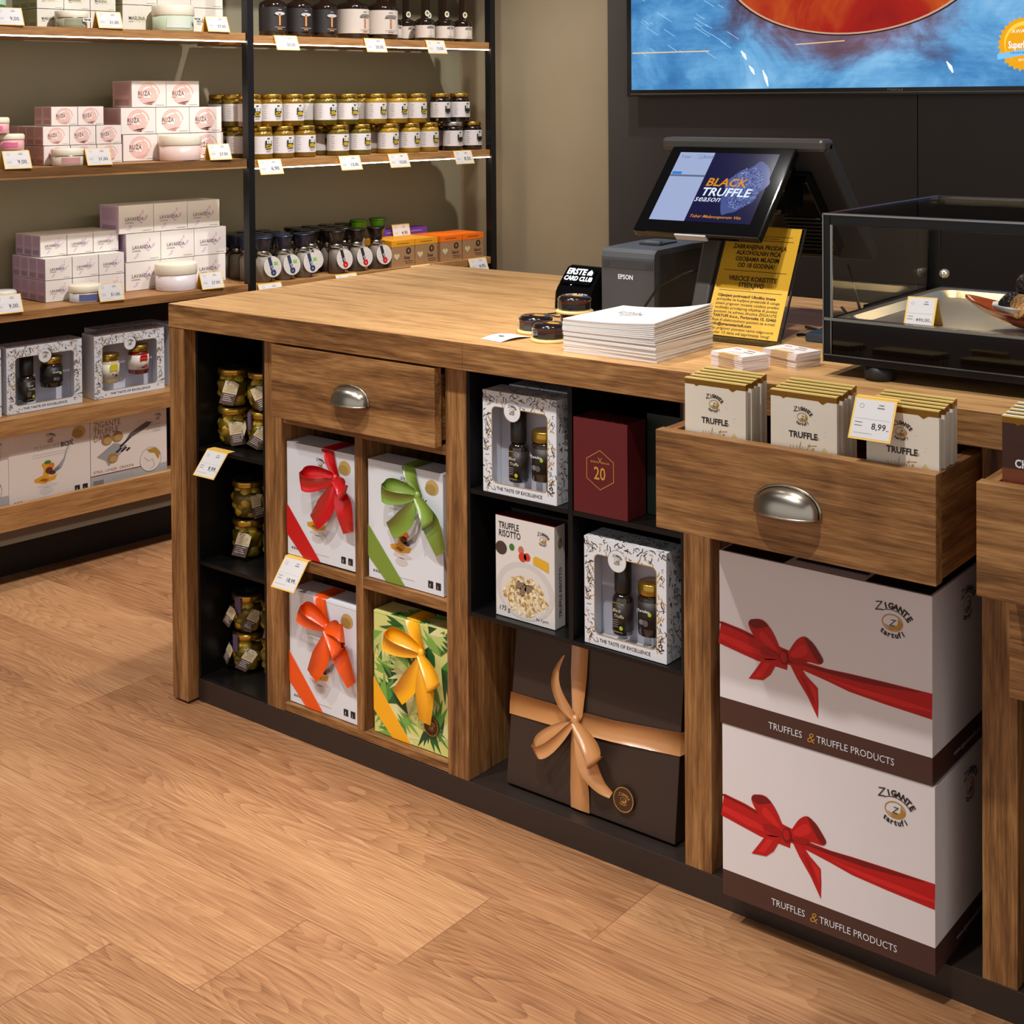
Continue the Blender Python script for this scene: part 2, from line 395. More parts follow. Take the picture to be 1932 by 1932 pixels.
# narrow black cabinet
c = empty('narrow_cabinet', (.0, .0, .0), 0, 'narrow black open cabinet with three shelves of olive jars, beside the counter end panel', 'cabinet')
m_ = MB(); m_.box(.056, .063, .033, .45, .053, .893, blackM); m_.box(.290, .2985, .033, .45, .053, .893, blackM)
m_.box(.056, .2985, .45, .46, .053, .893, blackM); m_.box(.063, .290, .034, .45, .885, .893, blackM); m_.build('carcass', c, .0006)
for z in (.599, .326): MB().box(.063, .290, .035, .45, z, z+.009, blackM).build('shelf', c, .0006)
MB().box(.063, .290, .035, .45, .053, .058, blackM).build('shelf', c, .0006)
def handle(parent, x, y, z, s=1.):
    m = MB(); n, k = 20, 10; vs = []; fs = []      # half dome cup pull, opening downwards
    for j in range(k+1):
        ps = pi/2*j/k
        for i in range(n+1):
            ph = pi*i/n; e = sin(ph)**.75 if 0 < i < n else 0; vs.append((x-.050*s*cos(ph), y-.0015-.029*s*e*cos(ps)**.8, z-.018+.037*s*e*sin(ps)))
    for j in range(k):
        for i in range(n): fs.append((j*(n+1)+i, j*(n+1)+i+1, (j+1)*(n+1)+i+1, (j+1)*(n+1)+i))
    m.add(vs, fs, nickel, True)
    m.tube([(x+.0525*s*cos(pi*i/20), y-.0015, z-.018+.039*s*(sin(pi*i/20)**.75 if 0 < i < 20 else 0)) for i in range(21)], .0022, nickel)
    m.tube([(x+.050*s*cos(pi*i/16), y-.0015-.0292*s*(sin(pi*i/16)**.75 if 0 < i < 16 else 0), z-.0185) for i in range(17)], .0018, nickel)
    return m.build('handle', parent)
# oak drawer cabinet with four pigeonholes
c = empty('drawer_cabinet', (0, 0, 0), 0, 'oak cabinet with one closed drawer above four pigeonholes of ribboned gift boxes', 'cabinet')
board(.299, .355, .031, .9, .053, .893, oakZ, 'side_panel', c); board(.842, .897, .031, .9, .053, .893, oakZ, 'side_panel', c)
board(.3555, .8415, .033, .45, .054, .0735, oakX, 'bottom_board', c); board(.5815, .603, .033, .45, .0735, .706, oakZ, 'divider', c)
board(.3555, .5812, .033, .45, .384, .407, oakX, 'shelf', c); board(.6032, .8415, .033, .45, .384, .407, oakX, 'shelf', c)
board(.3555, .8415, .033, .45, .706, .7245, oakX, 'top_board', c); board(.3555, .8415, .45, .46, .0735, .72, oakX, 'back_panel', c)
d = MB().box(.3565, .8405, 0, .022, .7265, .889, oakX).build('drawer', c, .0015)
handle(d, .605, 0, .806)
MB().box(.37, .83, .022, .42, .735, .87, oakY).build('drawer_box', d)
# black cube cabinet
c = empty('cube_cabinet', (0, 0, 0), 0, 'black cabinet of four square compartments holding gift sets, above the big dark gift box', 'cabinet')
m_ = MB(); m_.box(.8975, .905, .033, .45, .391, .893, blackM); m_.box(1.397, 1.4035, .033, .45, .391, .893, blackM)
m_.box(.905, 1.397, .033, .45, .391, .400, blackM); m_.box(.8975, 1.4035, .45, .46, .391, .893, blackM); m_.box(.905, 1.397, .05, .45, .885, .893, blackM)
m_.build('carcass', c, .0006)
MB().box(1.147, 1.1575, .034, .449, .400, .885, blackM).build('divider', c, .0006)
MB().box(.905, 1.1465, .034, .449, .640, .649, blackM).build('shelf', c, .0006); MB().box(1.158, 1.397, .034, .449, .640, .649, blackM).build('shelf', c, .0006)
# uprights and display drawers
c = empty('display_cabinet', (0, 0, 0), 0, 'oak bay with a pulled out display drawer above two stacked white cartons', 'cabinet')
board(1.404, 1.459, .031, .9, .053, .893, oakZ, 'side_panel', c); board(1.943, 1.998, .031, .9, .053, .893, oakZ, 'side_panel', c)
board(1.459, 1.943, .60, .61, .053, .893, oakX, 'back_panel', c)
def open_drawer(x0, x1, y0, c, hx=None):
    d = MB(); d.box(x0, x1, y0, y0+.024, .718, .882, oakX); d.box(x0+.001, x0+.022, y0+.0245, .32, .722, .880, oakY)
    d.box(x1-.022, x1-.001, y0+.0245, .32, .722, .880, oakY); d.box(x0+.022, x1-.022, .30, .32, .722, .880, oakX)
    d.box(x0+.022, x1-.022, y0+.0245, .30, .735, .815, oakX); d = d.build('drawer', c, .0012)
    if hx: handle(d, hx, y0, .803, 1.08)
    return d
open_drawer(1.461, 1.941, -.15, c, 1.703)
c = empty('end_cabinet', (0, 0, 0), 0, 'oak bay at the right edge with two pulled out drawers, cut off by the frame', 'cabinet')
open_drawer(2.000, 2.484, -.15, c, 2.242)
board(1.9985, 2.485, .50, .51, .053, .893, oakX, 'back_panel', c); board(2.486, 2.54, .031, .9, .053, .893, oakZ, 'side_panel', c)
d = MB().box(2.000, 2.484, -.012, .012, .524, .700, oakX).build('drawer', c, .0012); handle(d, 2.242, -.012, .61)

# ================================================================ wall shelving
u = empty('shelving_unit', (0, 0, 0), SA, 'tall wall shelving with oak shelves, black posts and light strips under the shelves', 'shelving')
ledM = mat('warm_light_strip', (255, 238, 206), .5, emis=20.)
for s0 in (-.235, .920, 2.063):
    MB().box(s0, s0+.025, .972, 1.005, 0, 2.9, steelM).build('post', u, .001)
for (a, b, dz) in ((-.209, .919, 0), (.9465, 2.062, -.006)):
    for z, th in ((1.655, .027), (1.2365, .027), (.817, .026)):
        MB().box(a, b, .980, 1.31, z+dz-th, z+dz, oakS).build('shelf', u, .0008)
    for z in (1.628, 1.2095):
        if z < 1.3 and not dz:        # this one has a deeper front edge hiding its strip
            MB().box(a, b, .980, .992, z-.005, z+.027, oakS).build('shelf_edge', u, .0008); MB().box(a+.001, b-.001, .9925, 1.0, z-.0042, z-.0004, ledM).build('light_strip', u)
        else: MB().box(a+.001, b-.001, .9805, .988, z+dz-.0034, z+dz-.0004, ledM).build('light_strip', u)
for z, th in ((2.07, .027), (2.48, .027)): MB().box(-.209, .919, .98, 1.31, z-th, z, oakS).build('shelf', u); MB().box(.9465, 2.062, .98, 1.31, z-th, z, oakS).build('shelf', u)
MB().box(-.209, 2.062, .980, 1.30, .455, .506, oakS).build('shelf', u, .001)
m_ = MB(); m_.box(-.209, 2.062, .980, 1.0, .180, .252, oakS); m_.box(-.209, 2.062, 1.0, 1.30, .212, .232, oakS); m_.build('bottom_shelf', u, .001)
MB().box(-.209, 2.062, .995, 1.30, .137, .180, mat('grey_brown_board', (96, 84, 70), .6)).build('base_beam', u)
MB().box(-.209, 2.062, 1.13, 1.30, 0, .137, mat('dark_kick_board', (22, 15, 11), .7)).build('kick_board', u)
MB().box(-.209, 2.062, 1.30, 1.32, .18, .79, mat('dark_back_board', (42, 32, 25), .7)).build('back_panel', u)

# ================================================================ television
t = empty('television', (0, 2.05, 1.434), 0, 'large flat television on the charcoal wall showing a red dish on blue metal', 'television')
m_ = MB(); m_.box(-.035, 2.25, -.015, .05, 0, 1.25, mat('tv_black', (10, 10, 12), .25)); m_.box(-.02, 2.2, -.017, -.015, .006, .011, mat('tv_rim', (120, 112, 100), .3, .8))
a = m_.art((1.0, -.0175, .0), (1, 0, 0), (0, 0, 1)); a.text('Hisense', -.068, .0125, .016, mat('tv_logo', (190, 185, 175)), 1)
m_.build('frame', t, .002)
def screen_mat():
    n = NT('tv_picture'); x, y, z = sep_obj(n)
    v = n.noise(n.comb(n.math('MULTIPLY', x, 1.6), 0, n.math('MULTIPLY', z, 2.2)), 2.2, 7, .62, .5)
    v = n.math('ADD', v, n.math('MULTIPLY', n.noise(n.comb(n.math('MULTIPLY', x, 5), 0, n.math('MULTIPLY', z, 40)), 2., 4), .10))
    c = n.ramp(v, [(.34, (44, 92, 146)), (.50, (66, 128, 182)), (.64, (100, 160, 206)), (.85, (150, 198, 232))])
    # bare reflection of the dish in the metal table
    dx = n.math('DIVIDE', n.math('SUBTRACT', x, .80), .50); dz = n.math('DIVIDE', n.math('SUBTRACT', z, .30), .27)
    rr = n.math('SQRT', n.math('ADD', n.math('MULTIPLY', dx, dx), n.math('MULTIPLY', dz, dz)))
    rr = n.math('ADD', rr, n.math('MULTIPLY', n.math('SUBTRACT', v, .5), 1.3))
    f = n.n('ShaderNodeMapRange'); f.inputs[1].default_value = .62; f.inputs[2].default_value = 1.0; f.inputs[3].default_value = 1; f.inputs[4].default_value = 0; n.l(rr, f.inputs[0])
    mx = n.n('ShaderNodeMix', data_type='RGBA'); n.l(f.outputs[0], mx.inputs['Factor']); n.l(c, mx.inputs[6])
    c2 = n.ramp(v, [(.35, (70, 48, 52)), (.55, (104, 82, 98)), (.8, (150, 140, 180))]); n.l(c2, mx.inputs[7])
    n.b.inputs['Base Color'].default_value = (0, 0, 0, 1); n.b.inputs['Roughness'].default_value = .3; n.b.inputs['Specular IOR Level'].default_value = .2
    n.l(mx.outputs[2], n.b.inputs['Emission Color']); n.b.inputs['Emission Strength'].default_value = 1.0; return n.m
def dish_mat():
    n = NT('tv_red_dish'); x, y, z = sep_obj(n)
    v = n.noise(n.comb(n.math('MULTIPLY', x, 4), 0, n.math('MULTIPLY', z, 3)), 1.5, 6, .6, .6)
    e = n.math('ABSOLUTE', n.math('SUBTRACT', x, .80)); v = n.math('ADD', v, n.math('MULTIPLY', n.math('MULTIPLY', e, e), 2.1))
    n.l(n.ramp(v, [(.3, (128, 12, 16)), (.55, (156, 24, 14)), (.78, (180, 74, 22)), (1., (200, 142, 104))]), n.b.inputs['Emission Color'])
    n.b.inputs['Base Color'].default_value = (0, 0, 0, 1); n.b.inputs['Emission Strength'].default_value = 1.0; return n.m
def em(name, rgb, s=1.):
    m = mat(name, rgb, .1, emis=s, spec=.1); m.node_tree.nodes['Principled BSDF'].inputs['Base Color'].default_value = (0, 0, 0, 1); return m
m_ = MB(); a = m_.art((0, -.016, 0), (1, 0, 0), (0, 0, 1)); a.rect(-.015, .023, 2.23, 1.235, screen_mat(), 1)
def bowl(k, m, l): a.poly([(.80+.46*k*cos(t), .45+.262*k*sin(t)) for t in [pi+pi*i/40 for i in range(41)]]+[(1.25, .9), (.35, .9)], m, l)
bowl(1., em('tv_dish_shadow', (40, 22, 26)), 2); bowl(.985, em('tv_dish_rim', (190, 150, 125)), 3); bowl(.965, dish_mat(), 4)
bl = em('tv_glint', (235, 244, 255)); ora = em('tv_warm_glint', (236, 196, 140))
a.strip([(-.01, .152), (.3, .152)], .0035, ora, 5); a.strip([(.62, .165), (.79, .172)], .003, ora, 5)
for (x, z, l_) in ((.45, .10, .03), (.50, .085, .055), (1.12, .10, .035), (.42, .15, .03)): a.strip([(x, z), (x+.012, z-l_*.5), (x+.02, z-l_)], [.003, .012, .004], bl, 5)
for i in range(26):
    x = rnd.uniform(0, .42); z = rnd.uniform(.14, .38); q = rnd.uniform(.01, .06); a.strip([(x, z), (x+q, z-q*.6)], .0016, em('tv_scratch', (170, 205, 235)), 5)
bx, bz = 1.356, .146
g1, g2, g3 = em('tv_badge_gold', (232, 160, 20)), em('tv_badge_pale', (246, 205, 70)), em('tv_badge_blue', (120, 190, 250))
a.poly([(bx+(.082 if i % 2 else .073)*cos(pi*i/30), bz+(.082 if i % 2 else .073)*sin(pi*i/30)) for i in range(60)], g1, 6)
a.ell(bx, bz+.004, .062, .062, g2, 7, 40); a.ell(bx, bz-.002, .058, .056, g1, 8, 40)
a.text('AWARDED', bx, bz+.032, .016, bl, 9, 'c'); a.text('Superbrands', bx-.003, bz-.012, .030, bl, 9, 'c', sx=.62, bold=.02)
a.poly([(bx-.082, bz-.045), (bx, bz-.032), (bx+.082, bz-.045), (bx+.078, bz-.028), (bx, bz-.015), (bx-.082, bz-.028)], g3, 10)
a.text("CROATIA'S CHOICE", bx, bz-.029, .010, em('tv_badge_ink', (10, 30, 110)), 11, 'c'); a.text('2019 2020', bx, bz-.05, .010, bl, 9, 'c')
m_.build('screen', t)

# ================================================================ printed pictures shared by cartons
pasta = mat('pasta_print', (214, 150, 40), .5); pastaD = mat('pasta_dark_print', (150, 92, 30), .5); meatP = mat('meat_print', (92, 48, 34), .5)
greenP = mat('leaf_print', (64, 120, 44), .5); tanP = mat('potato_print', (190, 160, 96), .5); silverP = mat('silver_print', (150, 148, 150), .4)
shadeP = mat('pale_mirror_print', (205, 196, 194), .5)
def pasta_art(a, u, v, s, fork=True):
    a.ell(u+.05*s, v-.16*s, .30*s, .06*s, shadeP, 1); a.ell(u+.02*s, v-.30*s, .20*s, .10*s, shadeP, 1)
    a.poly([(u-.32*s, v-.02*s), (u-.05*s, v-.10*s), (u+.28*s, v-.03*s), (u+.34*s, v+.10*s), (u+.1*s, v+.06*s), (u-.05*s, v+.14*s), (u-.34*s, v+.06*s)], pasta, 2)
    a.poly([(u-.2*s, v+.0*s), (u+.0*s, v-.06*s), (u+.1*s, v+.0*s), (u-.08*s, v+.05*s)], pastaD, 3)
    a.poly([(u-.10*s, v+.05*s), (u+.10*s, v+.05*s), (u+.12*s, v+.30*s), (u+.03*s, v+.50*s), (u-.12*s, v+.44*s), (u-.05*s, v+.3*s)], pasta, 3)
    a.ell(u+.10*s, v+.24*s, .11*s, .09*s, meatP, 4); a.ell(u+.20*s, v+.16*s, .10*s, .05*s, meatP, 4); a.ell(u+.17*s, v+.36*s, .09*s, .08*s, mat('tomato_print', (216, 116, 30), .5), 4)
    a.ell(u+.06*s, v+.47*s, .10*s, .05*s, greenP, 5)
    if fork:
        a.strip([(u+.25*s, v+.20*s), (u+.42*s, v+.30*s), (u+.55*s, v+.48*s), (u+.62*s, v+.72*s), (u+.80*s, v+.98*s)], [.10*s, .12*s, .05*s, .03*s, .05*s], silverP, 5)
        for k in (-1, 0, 1): a.strip([(u+.22*s, v+(.18+.03*k)*s), (u+.40*s, v+(.27+.03*k)*s)], .010*s, ink, 6)
def pleasure_front(a, w, h, potato=True):
    s = w
    logo(a, .50*w, .86*h, .07*w, ink, 2)
    t = 'PLEASURE'; a.text(t, .30*w, .715*h, .075*w, lgrey, 2, sx=.95); a.text('BOX', .30*w+tmesh(t)[2]*.075*w*.95+.004, .715*h, .075*w, ink, 2, bold=.02)
    a.lines(.28*w, .74*w, .655*h, 2, .035*h, lgrey, .0014)
    if potato: a.ell(.86*w, .87*h, .085*w, .075*w, tanP, 2); a.ell(.84*w, .855*h, .07*w, .05*w, mat('potato_shade_print', (170, 136, 70), .5), 3)
    pasta_art(a, .44*w, .30*h, .42*w)
    for i, x in enumerate((.80, .90)): a.rect(x*w, .045*h, (x+.065)*w, .045*h+.07*w, ink, 2); a.text('i' if i else 'f', (x+.02)*w, .052*h, .05*w, white, 3)
    for i in range(3): a.rect((.06+.035*i)*w, .055*h, (.085+.035*i)*w, .075*h, grey, 2)
    a.lines(.36*w, .62*w, .06*h, 1, .01, lgrey, .0014)
def carton(mb, w, h, d, m, lid=True):
    mb.box(0, w, 0, d, 0, h, m)
    if lid: mb.box(-.0006, w+.0006, -.0006, d, h-.004, h-.0032, m)
    return mb
# ---------------------------------------------------------------- ribboned gift boxes
def rb(rot, pts): return pts
def bow(parent, x, y, z, m, s=1., loops=((200, .060, 1), (330, .055, 1)), tails=((235, .10), (300, .10)), knot=True, w=.036):
    for (ang, L, up_) in loops:
        a = R(ang); d = Vector((cos(a), 0, sin(a))); q = Vector((-sin(a), 0, cos(a))); P = []; W = []; D = []
        n = 18
        for i in range(n+1):
            t = i/n; out = sin(pi*t)*L*s; f = -(.006+.020*sin(pi*t)*(1 if t < .5 else .55)-.010*(t-.5))
            P.append(Vector((x, y, z))+d*out+Vector((0, f*s, 0))+q*(.010*s*sin(2*pi*t))); W.append(s*w*(.28+.72*sin(pi*t)**.6)); D.append(q+Vector((0, .35*cos(pi*t), 0)))
        MB().ribbon(P, W, D, m).build('bow_loop', parent)
    for (ang, L) in tails:
        a = R(ang); d = Vector((cos(a), 0, sin(a))); q = Vector((-sin(a), 0, cos(a))); P = []; W = []; D = []
        for i in range(13):
            t = i/12; P.append(Vector((x, y, z))+d*(L*s*t)+Vector((0, -(.004+.012*sin(pi*t*.9)), 0))+q*(.012*s*sin(pi*t))); W.append(s*w*(.25+.85*min(1, t*2.2))); D.append(q+Vector((0, .3*sin(4*t), 0)))
        MB().ribbon(P, W, D, m).build('bow_tail', parent)
    if knot: MB().ball((x, y-.007, z), .009*s, m, 10, (.9, .8, 1.25)).build('knot', parent)
def satin(name, rgb): return mat(name, rgb, .32, 0, spec=.7, coat=.2)
def gift_box(name, x, y, z, w, h, d, m, rib, label, bowpos, loops, tails, art=True, cat='gift box', bs=1.):
    g = empty(name, (x, y, z), 0, label, cat, 'ribboned gift boxes in the pigeonholes')
    mb = carton(MB(), w, h, d, m)
    if art: pleasure_front(mb.art((0, 0, 0), (1, 0, 0), (0, 0, 1)), w, h)
    else:
        a = mb.art((0, 0, 0), (1, 0, 0), (0, 0, 1)); rg = random.Random(3)
        for (o, U, V, ww, hh) in (((0, 0, 0), (1, 0, 0), (0, 0, 1), w, h), ((0, 0, h), (1, 0, 0), (0, 1, 0), w, d)):
            a = mb.art(o, U, V); gs = [mat('leaf_green_%d' % i, c, .45) for i, c in enumerate([(36, 92, 42), (78, 138, 58), (122, 168, 74), (186, 200, 120), (222, 220, 160), (24, 70, 40)])]
            for k in range(34 if hh > .1 else 9):
                cx, cy = rg.uniform(0, ww), rg.uniform(0, hh); ba = rg.uniform(0, 6.28)
                for j in range(9):
                    t = ba+(j-4)*.24; L = rg.uniform(.04, .08); wv = .0055
                    e = (cx+L*cos(t), cy+L*sin(t)); mm = (cx+L*.5*cos(t+.1), cy+L*.5*sin(t+.1))
                    pts = [(cx, cy), (mm[0]-wv*sin(t), mm[1]+wv*cos(t)), e, (mm[0]+wv*sin(t), mm[1]-wv*cos(t))]
                    pts = [(min(max(u_, 0), ww), min(max(v_, 0), hh)) for u_, v_ in pts]
                    if abs(sum(pts[i][0]*pts[(i+1) % 4][1]-pts[(i+1) % 4][0]*pts[i][1] for i in range(4))) > 2e-5: a.poly(pts, gs[(k+j//3) % 6], 1+(k*9+j)*.02)
    mb.build('box', g)
    # ribbon across the lid, down to the knot, and across the lower left corner
    bx, bz = bowpos; t0 = bx-.035
    mb = MB(); mb.ribbon([(t0, .9*d, h+.001), (t0, .1*d, h+.0012), (t0+.001, -.0015, h-.002), (t0+.012, -.004, h*.5+bz*.5), (bx, -.006, bz)], [.038, .038, .038, .034, .016], (1, 0, 0), rib, sm=False)
    mb.build('ribbon', g); mb = MB()
    pz = [(-.0008, h*.45), (-.0008, h*.18), (w*.25, -.0002), (w*.50, -.0002)]
    mb.add([(u_, -.0010, v_) for u_, v_ in pz]+[(u_, -.0018, v_) for u_, v_ in pz], [(4, 5, 6, 7), (0, 1, 5, 4), (2, 3, 7, 6), (3, 0, 4, 7)], rib)
    mb.build('corner_ribbon', g)
    bow(g, bx, -.006, bz, rib, bs, loops, tails)
    return g
gift_box('gift_box', .362, .040, .411, .212, .254, .07, white, satin('red_ribbon', (200, 10, 20)), 'white carton gift box tied with a red satin bow, upper left pigeonhole',
    (.166, .196), ((186, .080, 1), (335, .042, 1)), ((238, .112), (290, .105)), bs=1.1)
gift_box('gift_box', .612, .043, .409, .212, .254, .06, white, satin('olive_ribbon', (122, 148, 56)), 'white carton gift box tied with a light green satin bow, upper right pigeonhole',
    (.152, .200), ((178, .078, 1), (312, .062, 1)), ((228, .108), (302, .118)), bs=1.05)
gift_box('gift_box', .362, .043, .0755, .212, .254, .07, white, satin('orange_ribbon', (240, 84, 14)), 'white carton gift box tied with an orange satin bow, lower left pigeonhole',
    (.132, .196), ((155, .066, 1), (8, .058, 1), (322, .058, 1)), ((248, .112), (306, .118)), bs=1.1)
g = gift_box('gift_box', .620, .048, .0755, .212, .262, .06, mat('yellow_green_paper', (212, 212, 128), .45), satin('yellow_ribbon', (250, 176, 20)),
    'leaf patterned gift box tied with a yellow satin bow, lower right pigeonhole', (.146, .204), ((168, .082, 1), (312, .068, 1)), ((238, .115), (274, .13)), art=False, bs=1.08)
def seal(parent, x, y, z, r):
    mb = MB(); mb.T = Matrix.Translation((x, y, z)) @ Matrix.Rotation(R(90), 4, 'X'); mb.lathe([(0, -.001), (r, -.001), (r, .001), (0, .001)], mat('seal_brown', (66, 36, 20), .4), n=28, smooth=False); mb.T = None
    a = mb.art((x, y-.0012, z), (1, 0, 0), (0, 0, 1)); a.ring(0, 0, r*.93, r*.93, r*.07, goldP, 1); logo(a, 0, -.02*r, r*.62, goldP, 1)
    return mb.build('seal_tag', parent)
seal(g, .165, -.003, .055, .021)

# ---------------------------------------------------------------- window gift sets
lidG = mat('gold_lid', (186, 146, 62), .25, .9); brnG = mat('dark_bottle', (30, 20, 14), .12, spec=.8, coat=.4); capB = mat('black_cap', (34, 28, 26), .35)
lab = mat('dark_label', (40, 30, 26), .45); cream = mat('cream_card', (222, 212, 186), .55)
def squig(a, u0, v0, u1, v1, n, rg, l=1):
    for i in range(n):
        u, v, t = rg.uniform(u0+.003, u1-.003), rg.uniform(v0+.003, v1-.003), rg.uniform(0, 6.28); P = [(u, v)]
        for k in range(rg.choice((2, 3, 4))):
            t += rg.uniform(-1.3, 1.3); u += .0038*cos(t); v += .0038*sin(t); P.append((min(max(u, u0), u1), min(max(v, v0), v1)))
        a.strip(P, rg.choice((.0011, .0018)), rg.choice((ink, ink, goldP)), l)
def rrect(u0, v0, u1, v1, r, n=5):
    out = []
    for (cx, cy, a0) in ((u1-r, v1-r, 0), (u0+r, v1-r, 90), (u0+r, v0+r, 180), (u1-r, v0+r, 270)):
        for i in range(n+1): t = R(a0+90*i/n); out.append((cx+r*cos(t), cy+r*sin(t)))
    return out
def gift_set(name, w, h, d, win, items, rs=1.):
    g = empty(name); rg = random.Random(11); mb = MB(); u0, v0, u1, v1 = win
    mb.box(0, w, .0012, d, 0, .001, white); mb.box(0, w, .0012, d, h-.001, h, white); mb.box(0, .001, .0012, d, .001, h-.001, white); mb.box(w-.001, w, .0012, d, .001, h-.001, white); mb.box(.001, w-.001, d-.001, d, .001, h-.001, white)
    inner = rrect(u0, v0, u1, v1, .010); n = len(inner); outer = []
    for (u, v) in inner:                                   # front panel with a rounded opening
        du, dv = u-(u0+u1)/2, v-(v0+v1)/2; k = min((w/2)/abs(du) if du else 1e9, (h/2)/abs(dv) if dv else 1e9)
        ang = math.atan2(dv, du); cxm, cym = (u0+u1)/2, (v0+v1)/2
        ts = [((w-cxm) if du > 0 else -cxm)/du if abs(du) > 1e-9 else 1e9, ((h-cym) if dv > 0 else -cym)/dv if abs(dv) > 1e-9 else 1e9]; k = min(ts)
        outer.append((cxm+du*k, cym+dv*k))
    mb.add([(u, 0, v) for u, v in outer]+[(u, 0, v) for u, v in inner], [(i, (i+1) % n, n+(i+1) % n, n+i) for i in range(n)], white)
    for (cu2, cv2) in ((0, 0), (w, 0), (w, h), (0, h)):
        j = sorted(range(n), key=lambda i: math.hypot(outer[i][0]-cu2, outer[i][1]-cv2))[:2]
        mb.add([(cu2, 0, cv2)]+[(outer[i][0], 0, outer[i][1]) for i in sorted(j)], [(0, 1, 2)], white)
    for (o, U, V, ww, hh) in (((w, .001, 0), (0, 1, 0), (0, 0, 1), d-.001, h), ((0, .001, h), (1, 0, 0), (0, 1, 0), w, d-.001)):
        squig(mb.art(o, U, V), .002, .002, ww-.002, hh-.002, int(ww*hh*10000), rg)
    a = mb.art((0, 0, 0), (1, 0, 0), (0, 0, 1))
    k = 11500
    squig(a, 0.001, v1, w-.001, h-.001, int(w*(h-v1)*k), rg); squig(a, .001, .012, u0, v1, int(u0*h*k), rg); squig(a, u1, .012, w-.001, v1, int((w-u1)*h*k), rg)
    squig(a, .001, .0005, .2*w, .014, int(.2*w*.014*k), rg)
    c = rrect(u0-.0008, v0-.0008, u1+.0008, v1+.0008, .0108); a.strip(c+[c[0]], .0014, goldP, 2)
    a.text('THE TASTE OF EXCELLENCE', w/2, (v0-.0065)*.5, .0093, ink, 3, 'c', sx=.96 if w < .2 else 1.2, bold=.005)
    cx = (u0+u1)/2 if w > .2 else .075; a.ell(cx, v1-.004, .021, .021, white, 4); a.ring(cx, v1-.004, .0205, .0205, .0008, goldP, 5); logo(a, cx, v1-.002, .0125, ink, 6)
    mb.build('carton', g)
    MB().box(u0, u1, .0016, .0019, v0, v1, glp).build('window_film', g)
    MB().box(.002, w-.002, d-.006, d-.004, .002, h-.002, mat('inner_tray', (210, 206, 216), .5)).build('inner_tray', g)
    for (typ, x, z, hh) in items:
        mb = MB(); q = 1.25*rs; y = .0045+.0215*(1.02*rs if typ == 'bottle' else q)
        if typ == 'bottle':
            mb.lathe([(0, 0), (.0185*rs, 0), (.020*rs, .002), (.020*rs, hh*.46), (.017*rs, hh*.50), (.013*rs, hh*.53), (0, hh*.53)], brnG, (x, y, z)); bt = None
            mb.lathe([(.0203*rs, hh*.05), (.0203*rs, hh*.42)], lab, (x, y, z))
            a = mb.art((x, y-.0206*rs, z), (1, 0, 0), (0, 0, 1)); a.rect(-.010, hh*.05, .012, hh*.06, goldP, 1); a.rect(-.010, hh*.42, .012, hh*.43, goldP, 1)
            a.text('Black', -.010, hh*.31, .0085, cream, 2, shear=.3); a.text('Truffle', -.008, hh*.24, .0085, cream, 2, shear=.3); a.lines(-.010, .002, hh*.2, 4, .004, lgrey, .0008); a.ell(.009, hh*.11, .004, .004, mat('lime_dot', (170, 190, 30), .5), 2)
            b = mb.build('bottle', g)
            MB().lathe([(0, hh*.53), (.0155*rs, hh*.53), (.0165*rs, hh*.55), (.0165*rs, hh*.995), (0, hh)], capB, (x, y, z)).build('cap', b)
        else:
            kind, lc, bc = typ
            mb.lathe([(0, 0), (.019*q, 0), (.021*q, .002), (.021*q, hh*.70), (.0185*q, hh*.78), (0, hh*.78)], mat('jar_'+kind, bc, .15, coat=.3), (x, y, z)); mb.lathe([(.0213*q, hh*.16), (.0213*q, hh*.66)], mat('label_'+kind, lc, .5), (x, y, z))
            a = mb.art((x, y-.0218*q, z), (1, 0, 0), (0, 0, 1))
            if kind == 'dark':
                a.text('Tartufata', -.001, hh*.48, .0072, white, 2, 'c', bold=.02); a.ell(-.006, hh*.29, .005, .005, grey, 2); a.ell(.003, hh*.28, .006, .006, mat('print_slate', (90, 84, 88), .5), 3); a.ell(.012, hh*.46, .004, .004, mat('lime_dot', (170, 190, 30), .5), 2)
            elif kind == 'yellow':
                a.rect(-.013, hh*.44, .013, hh*.66, mat('label_strip_yellow', (216, 196, 30), .5), 1); a.ell(.007, hh*.27, .005, .004, meatP, 2); a.ell(-.005, hh*.32, .003, .003, greenP, 2)
            else:
                a.rect(-.013, hh*.46, .013, hh*.66, redP, 1); a.text('KETCHUP', 0, hh*.52, .0062, mat('orange_print', (240, 140, 40), .5), 2, 'c'); a.ell(.006, hh*.28, .005, .004, redP, 2); a.ell(-.003, hh*.24, .006, .002, ink, 2)
            j = mb.build('jar', g)
            MB().lathe([(0, hh*.78), (.0205*q, hh*.78), (.021*q, hh*.80), (.021*q, hh*.98), (.019*q, hh), (0, hh)], lidG, (x, y, z)).build('lid', j)
    return g
DK = ('dark', (36, 28, 24), (40, 30, 22)); YL = ('yellow', (228, 224, 206), (210, 200, 160)); KT = ('red', (228, 220, 212), (120, 24, 16))
tall = gift_set('gift_set', .182, .203, .062, (.024, .022, .160, .172), [('bottle', .070, .025, .146), (DK, .131, .036, .098)])
place(tall, (.937, .036, .650), 0, 'tall patterned window gift set with bottle and jar, upper left black compartment', 'gift set', 'window gift sets')
place(tall, (1.180, .040, .4015), 0, 'tall patterned window gift set with bottle and jar, lower right black compartment', 'gift set', 'window gift sets')
place(tall, (.955, .100, .652), 0, 'patterned gift set standing behind the front one in the upper left black compartment', 'gift set', 'window gift sets')
wide1 = gift_set('gift_set', .243, .200, .075, (.028, .024, .215, .165), [('bottle', .078, .026, .148), (DK, .162, .058, .092)], 1.24)
